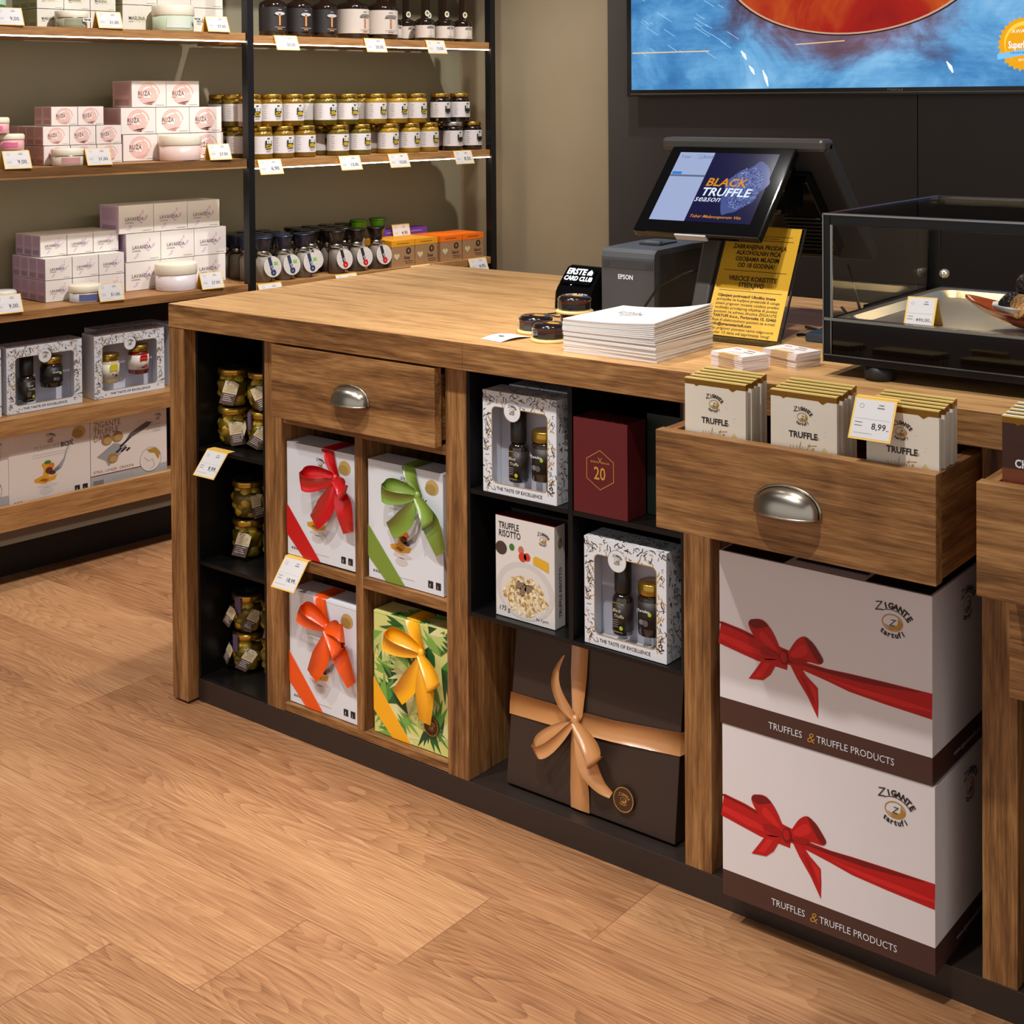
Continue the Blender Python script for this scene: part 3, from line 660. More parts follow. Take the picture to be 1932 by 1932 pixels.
wide2 = gift_set('gift_set', .247, .200, .075, (.028, .024, .219, .165), [(YL, .070, .040, .092), (KT, .176, .055, .092)], 1.24)
def sh(proto, s, off, z, *a, **k): return place(proto, SP(s, off, z), SA+k.pop('turn', 0), *a, **k)
sh(wide1, .097, 1.035, .507, 'wide window gift set with a dark bottle and dark jar, lower wall shelf', 'gift set', 'window gift sets on the lower wall shelf')
sh(wide2, .382, 1.035, .507, 'wide window gift set with a yellow labelled and a red labelled jar, lower wall shelf', 'gift set', 'window gift sets on the lower wall shelf')
sh(wide2, .66, 1.05, .507, 'patterned window gift set mostly hidden behind the left end of the counter', 'gift set', 'window gift sets on the lower wall shelf')
sh(wide1, -.165, 1.03, .507, 'patterned window gift set at the left edge, cut by the frame, lower wall shelf', 'gift set', 'window gift sets on the lower wall shelf')
sh(wide1, .44, 1.125, .507, 'patterned gift set in the row behind, seen above the two jar gift set', 'gift set', 'window gift sets on the lower wall shelf')
# burgundy box
mb = MB(); bur = mat('burgundy_card', (92, 22, 28), .38); carton(mb, .122, .179, .062, bur, False); a = mb.art((0, 0, 0), (1, 0, 0), (0, 0, 1))
pat = mat('burgundy_pattern', (108, 36, 40), .4)
for i in range(7):
    for j in range(9):
        cx, cz = .01+i*.02, .012+j*.0205
        if cx < .118 and not (.03 < cx < .09 and .06 < cz < .12):
            for k in range(3): t = pi*k/3+.3; a.strip([(cx-.007*cos(t), cz-.007*sin(t)), (cx+.007*cos(t), cz+.007*sin(t))], .0005, pat, 1)
H = [(.061+.035*cos(R(90+60*i)), .086+.037*sin(R(90+60*i))) for i in range(7)]; gl_ = mat('gold_line', (214, 156, 74), .4, .3)
a.strip(H, .0013, gl_, 2); a.text('20', .060, .068, .034, gl_, 3, 'c', bold=.01, sx=.8); a.text('V', .061, .1, .014, gl_, 3, 'c'); a.text('BARON  VERNAR', .061, .0985, .0055, gl_, 3, 'c'); a.text('BALSAMICO', .061, .060, .0065, pat, 3, 'c')
tag(mb.build('balsamic_box', loc=(1.161, .034, .650)), 'deep red box with a gold hexagon and number 20, upper right black compartment', 'box')
mb = MB().box(0, .11, 0, .07, 0, .19, mat('dark_green_card', (22, 34, 28), .4)); tag(mb.build('balsamic_box', loc=(1.284, .10, .650)), 'dark green box in shadow beside the deep red box', 'box')
# risotto
def risotto():
    g = MB(); w, h, d = .146, .200, .034; carton(g, w, h, d, mat('risotto_card', (222, 216, 212), .42), False)
    g.box(0, w, .0, d, h, h+.0006, mat('dark_red_card', (96, 22, 20), .45)); a = g.art((0, 0, 0), (1, 0, 0), (0, 0, 1))
    for t, z in (('TRUFFLE', .176), ('RISOTTO', .160)): a.text(t, .008, z, .0185, ink, 3, bold=.012, sx=.72)
    logo(a, .118, .170, .017, ink, 3); tr = mat('truffle_print', (70, 54, 46), .6)
    a.ell(.014, .136, .0145, .0135, tr, 2); a.ell(.041, .142, .0065, .007, greenP, 2); a.ell(.064, .140, .007, .008, mat('shallot_print', (190, 110, 90), .5), 2); tm = mat('red_tomato_print', (206, 58, 26), .5)
    a.ell(.068, .127, .010, .009, tm, 3); a.ell(.079, .129, .008, .008, tm, 3); a.poly([(.094, .118), (.094, .130), (.100, .135), (.132, .128), (.132, .108)], mat('cheese_print', (222, 170, 44), .5), 3)
    a.ell(.073, .060, .072, .057, mat('plate_print', (206, 200, 198), .5), 1.4, 40); a.ell(.073, .056, .060, .050, mat('plate_print2', (218, 212, 208), .5), 1.8, 40)
    rg = random.Random(2); cs = [mat('rice_%d' % i, c, .5) for i, c in enumerate([(226, 206, 160), (240, 228, 192), (200, 170, 112), (232, 214, 176), (172, 130, 74)])]
    for i in range(300):
        t = rg.uniform(0, 6.28); q = math.sqrt(rg.random()); u_, v_ = .074+.053*q*cos(t), .050+.037*q*sin(t); a.ell(u_, v_, .0052, .0029, cs[i % 5], 2+i*.01, 7, rg.uniform(0, 3))
    for (u_, v_, r) in ((.062, .072, .5), (.070, .062, 1.2), (.083, .066, .2)): a.ell(u_, v_, .014, .009, mat('truffle_slice_print', (104, 84, 66), .5), 4.2, 14, r); a.ell(u_, v_, .011, .0065, mat('truffle_slice_in', (134, 112, 88), .5), 4.5, 14, r)
    a.text('175 g', .007, .012, .013, ink, 3, shear=.1); a.text('for 2 pers.', .100, .009, .0075, ink, 3, shear=.3)
    b = g.art((w, 0, 0), (0, 1, 0), (0, 0, 1)); b.text('TRUFFLE RISOTTO', .022, .020, .0125, ink, 2, rot=R(90), bold=.01, sx=.95); b.ell(.017, .165, .006, .010, goldP, 2); b.ring(.017, .165, .005, .009, .001, ink, 3)
    return g
o = risotto().build('risotto_box', loc=(.955, .052, .4015)); tag(o, 'white risotto box with a rice plate on its front, lower left black compartment', 'food box')
mb = MB(); carton(mb, .146, .205, .03, mat('black_card', (30, 24, 24), .5), False); a = mb.art((0, 0, .205), (1, 0, 0), (0, 1, 0)); a.text('TRUFFLE RISOTTO', .02, .01, .010, grey, 1)
tag(mb.build('risotto_box', loc=(.962, .094, .4015)), 'black food box standing behind the truffle risotto box', 'food box')

# ---------------------------------------------------------------- big dark gift box
g = empty('gift_box', (.966, .066, .059), 0, 'large square dark brown gift box with bronze satin ribbon, leaning in the open bay', 'gift box')
g.rotation_euler = (R(-6.8), 0, 0)
dkc = mat('dark_brown_card', (52, 38, 31), .42); mb = MB(); mb.box(0, .395, 0, .045, 0, .325, dkc); mb.build('box', g, .0015)
brz = satin('bronze_ribbon', (198, 138, 84)); mb = MB(); kx, kz = .168, .165
mb.ribbon([(-.001, .03, .156), (-.0012, -.0012, .156), (kx, -.004, kz-.003), (.25, -.003, .166), (.3962, -.0012, .180), (.3966, .03, .180)], [.042, .042, .040, .040, .042, .042], (0, 0, 1), brz, sm=False)
mb.ribbon([(.160, .0, .3255), (.160, -.0015, .322), (.163, -.004, .25), (kx, -.008, kz+.012), (kx, -.010, kz)], [.040, .040, .038, .024, .014], (1, 0, 0), brz, sm=False)
mb.ribbon([(kx, -.009, kz), (.172, -.008, .12), (.180, -.003, .04), (.183, -.001, .0)], [.014, .030, .044, .044], (1, 0, 0), brz); mb.build('ribbon', g)
bow(g, kx, -.008, kz, brz, 1.25, ((222, .082, 1),), (), w=.022); bow(g, kx, -.008, kz, brz, 1.2, ((318, .070, 1),), (), w=.034, knot=False)
P = [(kx, -.010, kz), (.145, -.022, .190), (.128, -.030, .225), (.126, -.028, .255), (.137, -.022, .285)]; MB().ribbon(P, [.012, .022, .018, .012, .003], [(1, .3, .5), (1, .8, .3), (.8, 1, 0), (.6, 1, 0), (1, .3, .1)], brz).build('bow_tail', g)
P = [(kx, -.010, kz), (.190, -.026, .135), (.215, -.030, .095), (.236, -.020, .065), (.258, -.012, .052)]; MB().ribbon(P, [.014, .034, .040, .024, .012], [(.8, 0, .6), (.85, -.2, .5), (.8, .3, .5), (.5, .6, .7), (.3, .4, .8)], brz).build('bow_tail', g)
seal(g, .283, -.006, .050, .0235)

# ---------------------------------------------------------------- two big white cartons
def truffle_carton():
    mb = MB(); w, h, d = .378, .298, .30; bm = mat('brown_band', (74, 46, 40), .42); wc = mat('white_printed_carton', (228, 222, 224), .4)
    mb.box(0, w, 0, d, .044, h, wc); mb.box(0, w, 0, d, 0, .044, bm)
    mb.box(.004, .12, .004, d-.004, h, h+.001, blackM); mb.box(.13, w-.12, .03, d-.03, h, h+.0014, mat('dark_blue_flap', (36, 44, 62), .4)); mb.box(w-.112, w-.004, .004, d-.004, h, h+.001, blackM)
    a = mb.art((0, 0, 0), (1, 0, 0), (0, 0, 1))
    t = 'TRUFFLES'; a.text(t, .093, .014, .0165, white, 3, sx=.88); a.text('&', .163, .011, .024, goldP, 3, shear=.2); a.text('TRUFFLE PRODUCTS', .181, .014, .0165, white, 3, sx=.88)
    rM = mat('red_print_mid', (160, 6, 16), .4); rL = mat('red_print_light', (212, 30, 34), .4)
    def sm(pts, m, l, n=5): a.poly(curve(pts, n), m, l)
    a.strip([(0, .156), (.04, .150), (.075, .143), (.13, .138)], [.040, .042, .040, .034], redP, 1); a.strip([(0, .150), (.05, .141), (.10, .136)], [.010, .014, .004], rL, 1.5); a.strip([(0, .173), (.04, .167), (.075, .160)], .003, redD, 2)
    a.strip([(.13, .138), (.16, .135), (.20, .131), (.24, .128), (.30, .1265), (.378, .125)], [.014, .015, .020, .030, .036, .041], redP, 1)
    a.strip([(.15, .138), (.20, .137), (.26, .138), (.31, .140), (.36, .143)], [.002, .006, .009, .006, .001], redD, 2); a.strip([(.20, .126), (.26, .120), (.33, .118), (.378, .118)], [.001, .008, .010, .004], rL, 2)
    L = lambda pts: [(.118-u_, .142+v_) for u_, v_ in pts]; Q = lambda pts: [(.128+u_, .142+v_) for u_, v_ in pts]
    sm(L([(-.002, .000), (.006, .020), (.018, .040), (.034, .053), (.052, .051), (.062, .042), (.056, .028), (.044, .012), (.040, -.002), (.034, -.012), (.016, -.010)]), redP, 3)
    sm(L([(.024, .046), (.038, .052), (.056, .050), (.061, .042), (.050, .036), (.036, .040)]), redD, 4); sm(L([(.008, .008), (.022, .026), (.036, .034), (.042, .024), (.030, .014)]), rL, 4); sm(L([(.004, -.001), (.018, .006), (.036, .006), (.038, -.002), (.020, -.006)]), rM, 5)
    a.poly(L([(.004, -.006), (.034, -.012), (.046, -.030), (.062, -.053), (.034, -.049), (.020, -.036)]), redP, 3); a.poly(L([(.020, -.016), (.032, -.018), (.050, -.046), (.036, -.044)]), rL, 4)
    sm(Q([(-.002, .000), (.006, .016), (.018, .034), (.032, .043), (.045, .037), (.056, .024), (.066, .012), (.060, .003), (.040, .002), (.024, -.004), (.010, -.008)]), redP, 3)
    sm(Q([(.032, .042), (.046, .037), (.058, .024), (.066, .011), (.058, .005), (.048, .016), (.040, .028)]), redD, 4); sm(Q([(.006, .006), (.018, .022), (.032, .030), (.038, .018), (.022, .006)]), rL, 4); sm(Q([(.004, -.003), (.018, .002), (.036, .004), (.030, -.004), (.014, -.008)]), rM, 5)
    a.poly(Q([(.002, -.004), (.022, -.006), (.036, -.022), (.056, -.037), (.057, -.062), (.056, -.087), (.038, -.056), (.018, -.030)]), redP, 3); a.poly(Q([(.024, -.022), (.034, -.030), (.050, -.064), (.040, -.052)]), rM, 4); a.poly(Q([(.040, -.030), (.054, -.040), (.054, -.066), (.048, -.050)]), rL, 4)
    a.ell(.123, .141, .009, .012, redD, 5); a.ell(.122, .142, .006, .009, redP, 6)
    logo(a, .312, .243, .036, ink, 2)
    b = mb.art((w, 0, 0), (0, 1, 0), (0, 0, 1)); logo(b, .15, .243, .036, ink, 2); b.text('www.zigantetartufi.com', .09, .014, .0125, white, 2)
    return mb
big = truffle_carton().build('carton')
place(big, (1.506, -.0115, .0545), 0, 'lower large white carton printed with a red bow, resting on the plinth', 'carton', 'white cartons with printed red bow')
place(big, (1.503, -.0135, .3545), 0, 'upper large white carton printed with a red bow, below the open drawer', 'carton', 'white cartons with printed red bow')

# ---------------------------------------------------------------- price cards
def price_art(a, w, h, price, b=.0028):
    a.rect(0, 0, w, h, yel, 1); a.rect(b, b, w-b, h-b*.8, mat('price_label_white', (212, 208, 208), .6), 2); hh = h-2*b
    a.ring(.2*w, .80*h, .05*w, .05*w, .008*w, grey, 3, 10); a.rect(.60*w, .84*h, .72*w, .865*h, grey, 3); a.rect(.57*w, .77*h, .74*w, .80*h, grey, 3)
    a.lines(.1*w, .9*w, .66*h, 1, .1*h, lgrey, .012*h); a.rect(.1*w, .50*h, .9*w, .507*h, lgrey, 3); a.lines(.1*w, .28*w, .40*h, 2, .08*h, grey, .018*h, l=3)
    a.text(price, .84*w, .27*h, .20*w if len(price) < 5 else .17*w, ink, 3, 'r', bold=.01); a.rect(.85*w, .27*h, .92*w, .285*h, grey, 3); a.rect(.1*w, .15*h, .55*w, .165*h, lgrey, 3)
def flag(w, h, price, tilt=25, fold=.02):      # card hooked over a shelf edge, flap leaning out
    mb = MB(); t = R(tilt); V = Vector((0, sin(t), cos(t))); o = Vector((0, -.001, 0))-V*h
    mb.add([o, o+Vector((w, 0, 0)), o+Vector((w, 0, 0))+V*h, o+V*h], [(0, 1, 2, 3)], yel); n = Vector((0, cos(t), -sin(t)))*.0006
    mb.add([o+n, o+Vector((w, 0, 0))+n, o+Vector((w, 0, 0))+V*h+n, o+V*h+n], [(3, 2, 1, 0)], yel); mb.box(0, w, -.001, fold, 0, .0008, yel)
    price_art(mb.art(o, (1, 0, 0), V), w, h, price); return mb
def tent(w, h, price, lean=18, dep=.022):
    mb = MB(); V = Vector((0, dep, h)); L = V.length
    for s_ in (1, -1):
        a0 = Vector((0, -dep*s_, 0)); a1 = Vector((0, 0, h)); n = Vector((0, .0007, 0))
        mb.add([a0, a0+Vector((w, 0, 0)), a1+Vector((w, 0, 0)), a1], [(0, 1, 2, 3)], yel); mb.add([a0+n, a0+Vector((w, 0, 0))+n, a1+Vector((w, 0, 0))+n, a1+n], [(3, 2, 1, 0)], mat('yellow_card_inside', (214, 152, 50), .6))
    price_art(mb.art((0, -dep, 0), (1, 0, 0), V), w, L, price); return mb
GP = 'price cards'
def card(mb, loc, rz, label): o = mb.build('price_card', loc=loc, rotz=rz); return tag(o, label, 'price card', GP)
card(flag(.074, .068, '9,99', 40), (.096, .0335, .6087), 0, 'price card hooked over the first shelf edge of the narrow black cabinet')
card(flag(.074, .073, '18,99', 38), (.364, .0315, .4082), 0, 'price card hooked over the shelf below the red ribboned box')
card(flag(.067, .064, '8,99', 26, .012), (1.809, -.132, .9775), 0, 'price card hanging over the white chocolate packs in the open drawer')

# ---------------------------------------------------------------- olive jars
olv = [mat('olive_%d' % i, c, .25, coat=.3) for i, c in enumerate([(158, 134, 22), (184, 152, 30), (128, 112, 20), (196, 162, 52)])]
brine = mat('dark_brine', (92, 72, 12), .3); kraft = mat('kraft_tag', (222, 206, 172), .6); tagBr = mat('brown_tag', (92, 68, 58), .6)
def olive_jar(seed, tags, sticker=False):
    g = empty('olive_jar'); rg = random.Random(seed)
    MB().lathe([(0, 0), (.024, 0), (.026, .003), (.031, .018), (.0365, .040), (.0375, .054), (.034, .066), (.029, .072), (.029, .078)], gl, n=28).build('glass', g)
    mb = MB(); mb.lathe([(0, .003), (.022, .003), (.0275, .02), (.033, .042), (.034, .054), (.030, .064), (0, .066)], brine, n=20)
    for k in range(24):
        z = .012+.054*((k % 6)/5.0)*.95; a = k*2.4+rg.uniform(-.3, .3); rr = (.0150, .0190, .0215, .0240, .0235, .0190)[k % 6]
        mb.ball((rr*cos(a), rr*sin(a), z), .0125, olv[k % 4], 12, (1, 1, 1.15) if k % 2 else (1.1, 1.1, .9))
    mb.build('olives', g)
    mb = MB(); mb.lathe([(0, .0775), (.0325, .0775), (.0335, .079), (.0335, .089), (.0325, .0915), (.030, .0925), (0, .0925)], lidG, n=30)
    a = mb.art((0, 0, .0926), (1, 0, 0), (0, 1, 0)); a.ell(0, 0, .024, .024, mat('lid_black', (22, 20, 22), .3), 1); a.ring(0, 0, .016, .016, .001, grey, 2); a.ell(0, 0, .009, .006, mat('lid_print', (90, 94, 110), .4), 2)
    mb.build('lid', g)
    for (az, z, tw, s) in tags:               # az: around the jar, tw: twist in its own plane
        mb = MB(); mb.T = Matrix.Rotation(R(az), 4, 'Z') @ Matrix.Translation((0, -.0415, z)) @ Matrix.Rotation(R(tw), 4, 'Y') @ Matrix.Rotation(R(-8), 4, 'X')
        s *= .86; mb.box(-.017*s, .017*s, 0, .0006, -.050*s, -.020*s, tagBr); pts = [(-.017*s, -.020*s), (.017*s, -.020*s), (.017*s, .008*s), (.004*s, .014*s), (-.017*s, .012*s)]
        mb.add([(u_, 0, v_) for u_, v_ in pts]+[(u_, .0006, v_) for u_, v_ in pts], [(0, 1, 2, 3, 4), (9, 8, 7, 6, 5)], kraft)
        a = mb.art((0, 0, 0), (1, 0, 0), (0, 0, 1)); 
        for i, t in enumerate(('MASLINE', 'PUNJENE', 'SIROM I', 'TARTUFIMA')): a.text(t, 0, (-.001-.005*i)*s, .0052*s, goldP, 1, 'c')
        a.ring(0, .008*s, .0025*s, .0025*s, .0006, grey, 1, 8); a.lines(-.012*s, .012*s, -.025*s, 4, .005*s, whiteP, .0014*s, .4); mb.T = None
        mb.build('tag', g)
        T = Matrix.Rotation(R(az), 3, 'Z'); MB().tube([T @ Vector((0, -.030, .077)), T @ Vector((.004, -.040, .074)), T @ Vector((-.008, -.0425, z+.008))], .0006, blackM, 5).build('string', g)
    if sticker:
        mb = MB(); a = mb.art((.004, -.0345, 0), (1, 0, 0), (0, 0, 1)); mb.box(-.004, .012, -.036, -.0335, .052, .090, mat('purple_sticker', (104, 82, 110), .5)); mb.build('seal_sticker', g)
    return g
GJ = 'stuffed olive jars with paper tags'
jp = [olive_jar(1, [(22, .055, 14, 1.0)]), olive_jar(2, [(48, .052, -6, 1.0)]), olive_jar(3, [(-12, .055, 24, .85), (62, .05, 35, .9)], True), olive_jar(4, [(62, .052, -25, 1.)])]
for q in jp: q.scale = (1.16, 1.16, 1.0)
def olj(k, x, y, z, rz, label): return place(jp[k], (x, y, z), R(rz), label, 'jar', GJ)
rows = [(.6082, .106, .109, .203, 'top'), (.3352, .136, .122, .216, 'middle'), (.0582, .139, .113, .203, 'bottom')]
for i, (z, y, xa, xb, nm) in enumerate(rows):
    for lv in (0, 1):
        olj((0, 1, 2)[i] if lv else (1, 0, 2)[i], xa, y, z+.0935*lv, (5, 12, -8)[i]+lv*14, 'olive jar with paper tags, %s shelf of the narrow cabinet, left pile, %s' % (nm, 'on top' if lv else 'underneath'))
        olj((3, 1, 0)[i] if lv else (2, 3, 3)[i], xb, y+.012, z+.0935*lv, (-20, 15, 30)[i]-lv*12, 'half hidden olive jar, %s shelf of the narrow cabinet, right pile, %s' % (nm, 'on top' if lv else 'underneath'))

# ================================================================ chocolate packs in the drawers
foil = mat('foil_gold', (150, 106, 40), .3, .7); foilHi = mat('foil_gold_highlight', (244, 212, 128), .3, .15)  # the paler foil paints a bright highlight into the packs' top edges
def pack(dark=False):
    mb = MB(); w, h, d = .114, .150, .0085; body = mat('dark_cocoa_pack', (60, 30, 20), .35) if dark else mat('ivory_pack', (226, 216, 200), .38)
    mb.box(0, w, 0, d, 0, h-.010, body); mb.box(0, w, 0, d, h-.010, h, foil); mb.box(0, w, 0, d, h, h+.0006, whiteP if dark else foilHi); mb.box(-.0003, w+.0003, -.0003, .0006, h-.0012, h+.0008, foilHi)
    a = mb.art((0, 0, 0), (1, 0, 0), (0, 0, 1))
    a.poly([(0, h-.0085), (.016, h-.0085), (.022, h-.0125), (.028, h-.0095), (.082, h-.0095), (.090, h-.0145), (.098, h-.0095), (w, h-.0095), (w, h), (0, h)], foil, 1)
    if dark:
        a.rect(0, .0, w, .075, mat('copper_brown_pack', (112, 54, 28), .35), .5); a.text('CHOCOLATE', .018, .078, .0165, white, 2, bold=.03, sx=.82); logo(a, .057, .112, .018, cream, 2)
    else:
        logo(a, .055, .112, .019, ink, 2); a.text('TRUFFLE', .032, .079, .0135, ink, 2, bold=.03, sx=.95); a.text('in', .078, .079, .0085, goldP, 2)
        # looping script word
        def sc(f, t0, t1, n=10): return [f(t0+(t1-t0)*i/n) for i in range(n+1)]
        x = .034; P = [(x, .066), (x+.003, .058), (x+.006, .066), (x+.009, .058), (x+.012, .067), (x+.014, .058), (x+.019, .074), (x+.018, .058), (x+.022, .066), (x+.024, .058), (x+.026, .066), (x+.028, .058), (x+.034, .072), (x+.034, .058), (x+.040, .062), (x+.041, .066), (x+.038, .065), (x+.038, .059), (x+.045, .060)]
        a.strip(P, .0013, goldP, 2); a.strip([(x+.030, .068), (x+.046, .070)], .0012, goldP, 2)
        for q in ((.078, .110), (.092, .088), (.094, .094)): a.ell(q[0], q[1], .0012, .0012, white, 2, 6)
        a.poly([(.088, .063), (.093, .070), (.108, .050), (.086, .050)], mat('pale_gold_print', (214, 192, 140), .5), 2)
    return mb.build('chocolate_pack')
wp = pack(); dp = pack(True)
POS5 = ['front', 'second', 'third', 'fourth', 'rearmost']
for gi, (x0, gn) in enumerate(((1.5, 'left'), (1.6585, 'middle'), (1.8205, 'right'))):
    for k in range(5):
        place(wp, (x0+(.0015 if k % 2 else 0), -.1195+.0158*k, .8185+.0016*k), R((-.4, .3, 0, .5, -.3)[k]), '%s ivory chocolate pack with gold top edge in the %s row, open drawer' % (POS5[k], gn), 'chocolate', 'ivory chocolate packs in the open drawer')
for k in range(5):
    place(dp, (2.027, -.1195+.0158*k, .8255+.0016*k), 0, '%s dark brown chocolate pack in the drawer at the right edge' % POS5[k], 'chocolate', 'dark chocolate packs in the right edge drawer')

# ================================================================ on the worktop
T0 = .9502
# brochures
def brochure(curl):
    mb = MB(); n = 12; w, d, th = .208, .204, .0027; vs = []; pg = mat('brochure_paper', (228, 222, 218), .5)
    for t in (0, 1):
        for j in range(2):
            for i in range(n+1):
                u_ = i/n; z = th*t+curl*(u_**2.2)*(.55+.75*j); vs.append((w*u_, d*j, z))
    fs = []; m = n+1
    for i in range(n): fs += [(i+1, i, m+i, m+i+1), (2*m+i, 2*m+i+1, 3*m+i+1, 3*m+i), (i, i+1, 2*m+i+1, 2*m+i), (m+i+1, m+i, 3*m+i, 3*m+i+1)]
    fs += [(0, 2*m, 3*m, m), (n, m+n, 3*m+n, 2*m+n)]; mb.add(vs, fs, pg, False)
    return mb
rg = random.Random(5)
for k in range(22):
    lo = k < 11; x = 1.1375+(rg.uniform(-.0012, .0012) if lo else rg.uniform(-.0015, .001)); y = .036+rg.uniform(-.001, .001)+(0 if lo else -.002)
    cv = 0 if lo else .0016*(k-10); mb = brochure(cv)
    if k == 21:
        a = mb.art((0, 0, .0034), (1, 0, .02), (0, 1, .045)); a.text('ZIGANTE', .066, .092, .012, ink, 2, bold=.03); a.text('MOTOVUN', .070, .081, .011, ink, 2, bold=.05); a.lines(.045, .10, .072, 4, .006, grey, .0012, .4)
    proto = mb.build('brochure')
    lb = ('top brochure of the curling stack, with small black title lines' if k == 21 else
          'white brochure in the %s half of the stack beside the yellow notice' % ('flat lower' if lo else 'curling upper'))
    place(proto, (x, y, T0+.0029*k), R(rg.uniform(-.7, .7) if lo else -.8+rg.uniform(-.1, .1)), lb, 'brochure', 'brochures in the %s half of the stack' % ('flat lower' if lo else 'curling upper') if k < 21 else 'stacked brochures')
# card stacks
def biz():
    mb = MB(); mb.box(0, .083, 0, .062, 0, .0037, mat('thick_card', (234, 222, 218), .5)); a = mb.art((0, 0, .0037), (1, 0, 0), (0, 1, 0))
    a.rect(.024, 0, .070, .0085, mat('ochre_print', (214, 160, 72), .5), 1); a.ell(.014, .048, .004, .004, mat('rose_print', (220, 130, 120), .5), 1); a.rect(.040, .048, .060, .053, grey, 1); a.rect(.046, .034, .070, .038, grey, 1); a.lines(.022, .058, .028, 3, .005, lgrey, .001); a.rect(.020, .046, .026, .05, grey, 1)
    b = mb.art((0, 0, 0), (1, 0, 0), (0, 0, 1)); b.rect(.020, .0003, .062, .0034, mat('ochre_edge', (206, 172, 130), .5), 1)
    return mb.build('business_card')
bc = biz(); rg = random.Random(8)
for st, (x, y, r, nm) in enumerate(((1.440, .070, -19, 'left'), (1.500, .150, -17, 'right'))):
    for k in range(7):
        place(bc, (x+rg.uniform(-.001, .001), y+rg.uniform(-.001, .001), T0+.0041*k), R(r+rg.uniform(-1.4, 1.4)), 'thick card with ochre edge, %s in the %s small stack' % (('bottom', 'second', 'third', 'fourth', 'fifth', 'sixth', 'top')[k], nm), 'card', 'cards in the %s small stack' % nm)
# round tins
tinB = mat('tin_black', (24, 20, 20), .15, coat=.6); tinR = mat('tin_dark_red', (96, 20, 18), .3)
def tin(barcode=True):
    g = empty('tin'); mb = MB(); mb.lathe([(0, 0), (.039, 0), (.0395, .002), (.0395, .0045), (.036, .0065), (0, .0065)], mat('cream_base', (226, 196, 130), .35), n=32); mb.build('base', g)
    mb = MB(); mb.lathe([(0, .0066), (.033, .0066), (.0345, .009), (.0345, .024), (.033, .0245)], tinB, n=12, smooth=False); mb.lathe([(.0335, .0246), (.0355, .0255), (.0355, .029), (.0335, .032), (.0285, .035), (0, .0355)], tinB, n=32)
    mb.lathe([(.0348, .0215), (.0348, .0245)], tinR, n=12, smooth=False); c = mb.build('body', g)
    if barcode:
        mb = MB(); mb.T = Matrix.Rotation(R(-12), 4, 'Z'); mb.box(-.026, .000, -.0348, -.0342, .008, .0215, whiteP); a = mb.art((-.026, -.0348, .008), (1, 0, 0), (0, 0, 1))
        for i in range(13): a.rect(.001+.0019*i, .001, .001+.0019*i+(.0005, .001, .0013)[i % 3], .0125, ink, 1)
        mb.build('barcode_label', g)
    mb = MB(); a = mb.art((0, 0, .0356), (1, 0, 0), (0, 1, 0)); a.ell(.004, .004, .018, .010, goldP, 1, 16, .5); a.ell(-.008, -.006, .008, .005, tinR, 2); a.ring(0, 0, .026, .026, .001, mat('rim_red', (120, 30, 24), .3), 1); mb.build('lid_print', g)
    return g
tn = tin(); tn2 = tin(False)
place(tn, (.962, .180, T0), R(-38), 'round black tin with barcode on a cream base, left of the small tins', 'tin', 'small round black tins')
place(tn, (1.046, .116, T0), R(-38), 'round black tin with barcode on a cream base, nearest the brochure stack', 'tin', 'small round black tins')
place(tn2, (1.012, .256, T0), 0, 'round black tin under another tin, behind the brochure stack', 'tin', 'small round black tins')
place(tn, (1.009, .252, T0+.0363), R(-44), 'round black tin on top of another tin, behind the brochure stack', 'tin', 'small round black tins')
mb = MB(); n = 8
for i in range(n):
    z0, z1 = .0075*sin(pi*i/n)*.6, .0075*sin(pi*(i+1)/n)*.6
    mb.add([(-.03, -.042+.084*i/n, z0), (.03, -.042+.084*i/n, z0), (.03, -.042+.084*(i+1)/n, z1), (-.03, -.042+.084*(i+1)/n, z1)], [(0, 1, 2, 3)], whiteP)
    mb.add([(-.03, -.042+.084*i/n, z0+.0005), (.03, -.042+.084*i/n, z0+.0005), (.03, -.042+.084*(i+1)/n, z1+.0005), (-.03, -.042+.084*(i+1)/n, z1+.0005)], [(0, 1, 2, 3)], whiteP)
a = mb.art((0, -.01, .0056), (1, 0, 0), (0, 1, 0)); a.rect(-.01, -.004, .004, .004, grey, 1)
tag(mb.build('paper_slip', loc=(.958, .086, T0+.0003), rotz=R(-9)), 'small curled white slip on the worktop in front of the tins', 'card')
# card terminal
g = empty('card_terminal', (.805, .455, T0), R(-4), 'black card terminal showing white letters on its screen, beside the receipt printer', 'card terminal')
bk = mat('gloss_black_plastic', (9, 9, 10), .05, spec=.3); bkm = mat('matt_black_plastic', (44, 45, 48), .5)
mb = MB(); mb.prism([(0, 0), (.004, .040), (.012, .052), (.052, .094), (.066, .098), (.16, .062), (.17, .050), (.17, 0)], 0, .102, bk); mb.build('body', g, .005)
mb = MB(); a = mb.art((.008, .0165, .0575), (1, 0, 0), (0, .686, .727)); a.rect(0, 0, .086, .046, mat('terminal_screen', (8, 8, 10), .1), 22)
wt = mat('lit_white_text', (235, 240, 250), .4, emis=.9); a.text('ERSTE', .006, .026, .0225, wt, 24, bold=.03, sx=.92); a.text('CARD CLUB', .006, .009, .0165, wt, 24, bold=.03, sx=.9); a.poly([(.066, .026), (.080, .026), (.080, .034), (.073, .041), (.066, .034)], wt, 24); a.ell(.036, -.004, .0016, .0012, wt, 24, 8); mb.build('screen', g)
mb = MB(); mb.tube([(.03, .002, .006), (.055, -.06, .003), (.060, -.10, .006), (.080, -.125, .012), (.11, -.12, .008), (.125, -.08, .003), (.10, -.03, .003)], .0018, blackM); mb.build('cable', g)
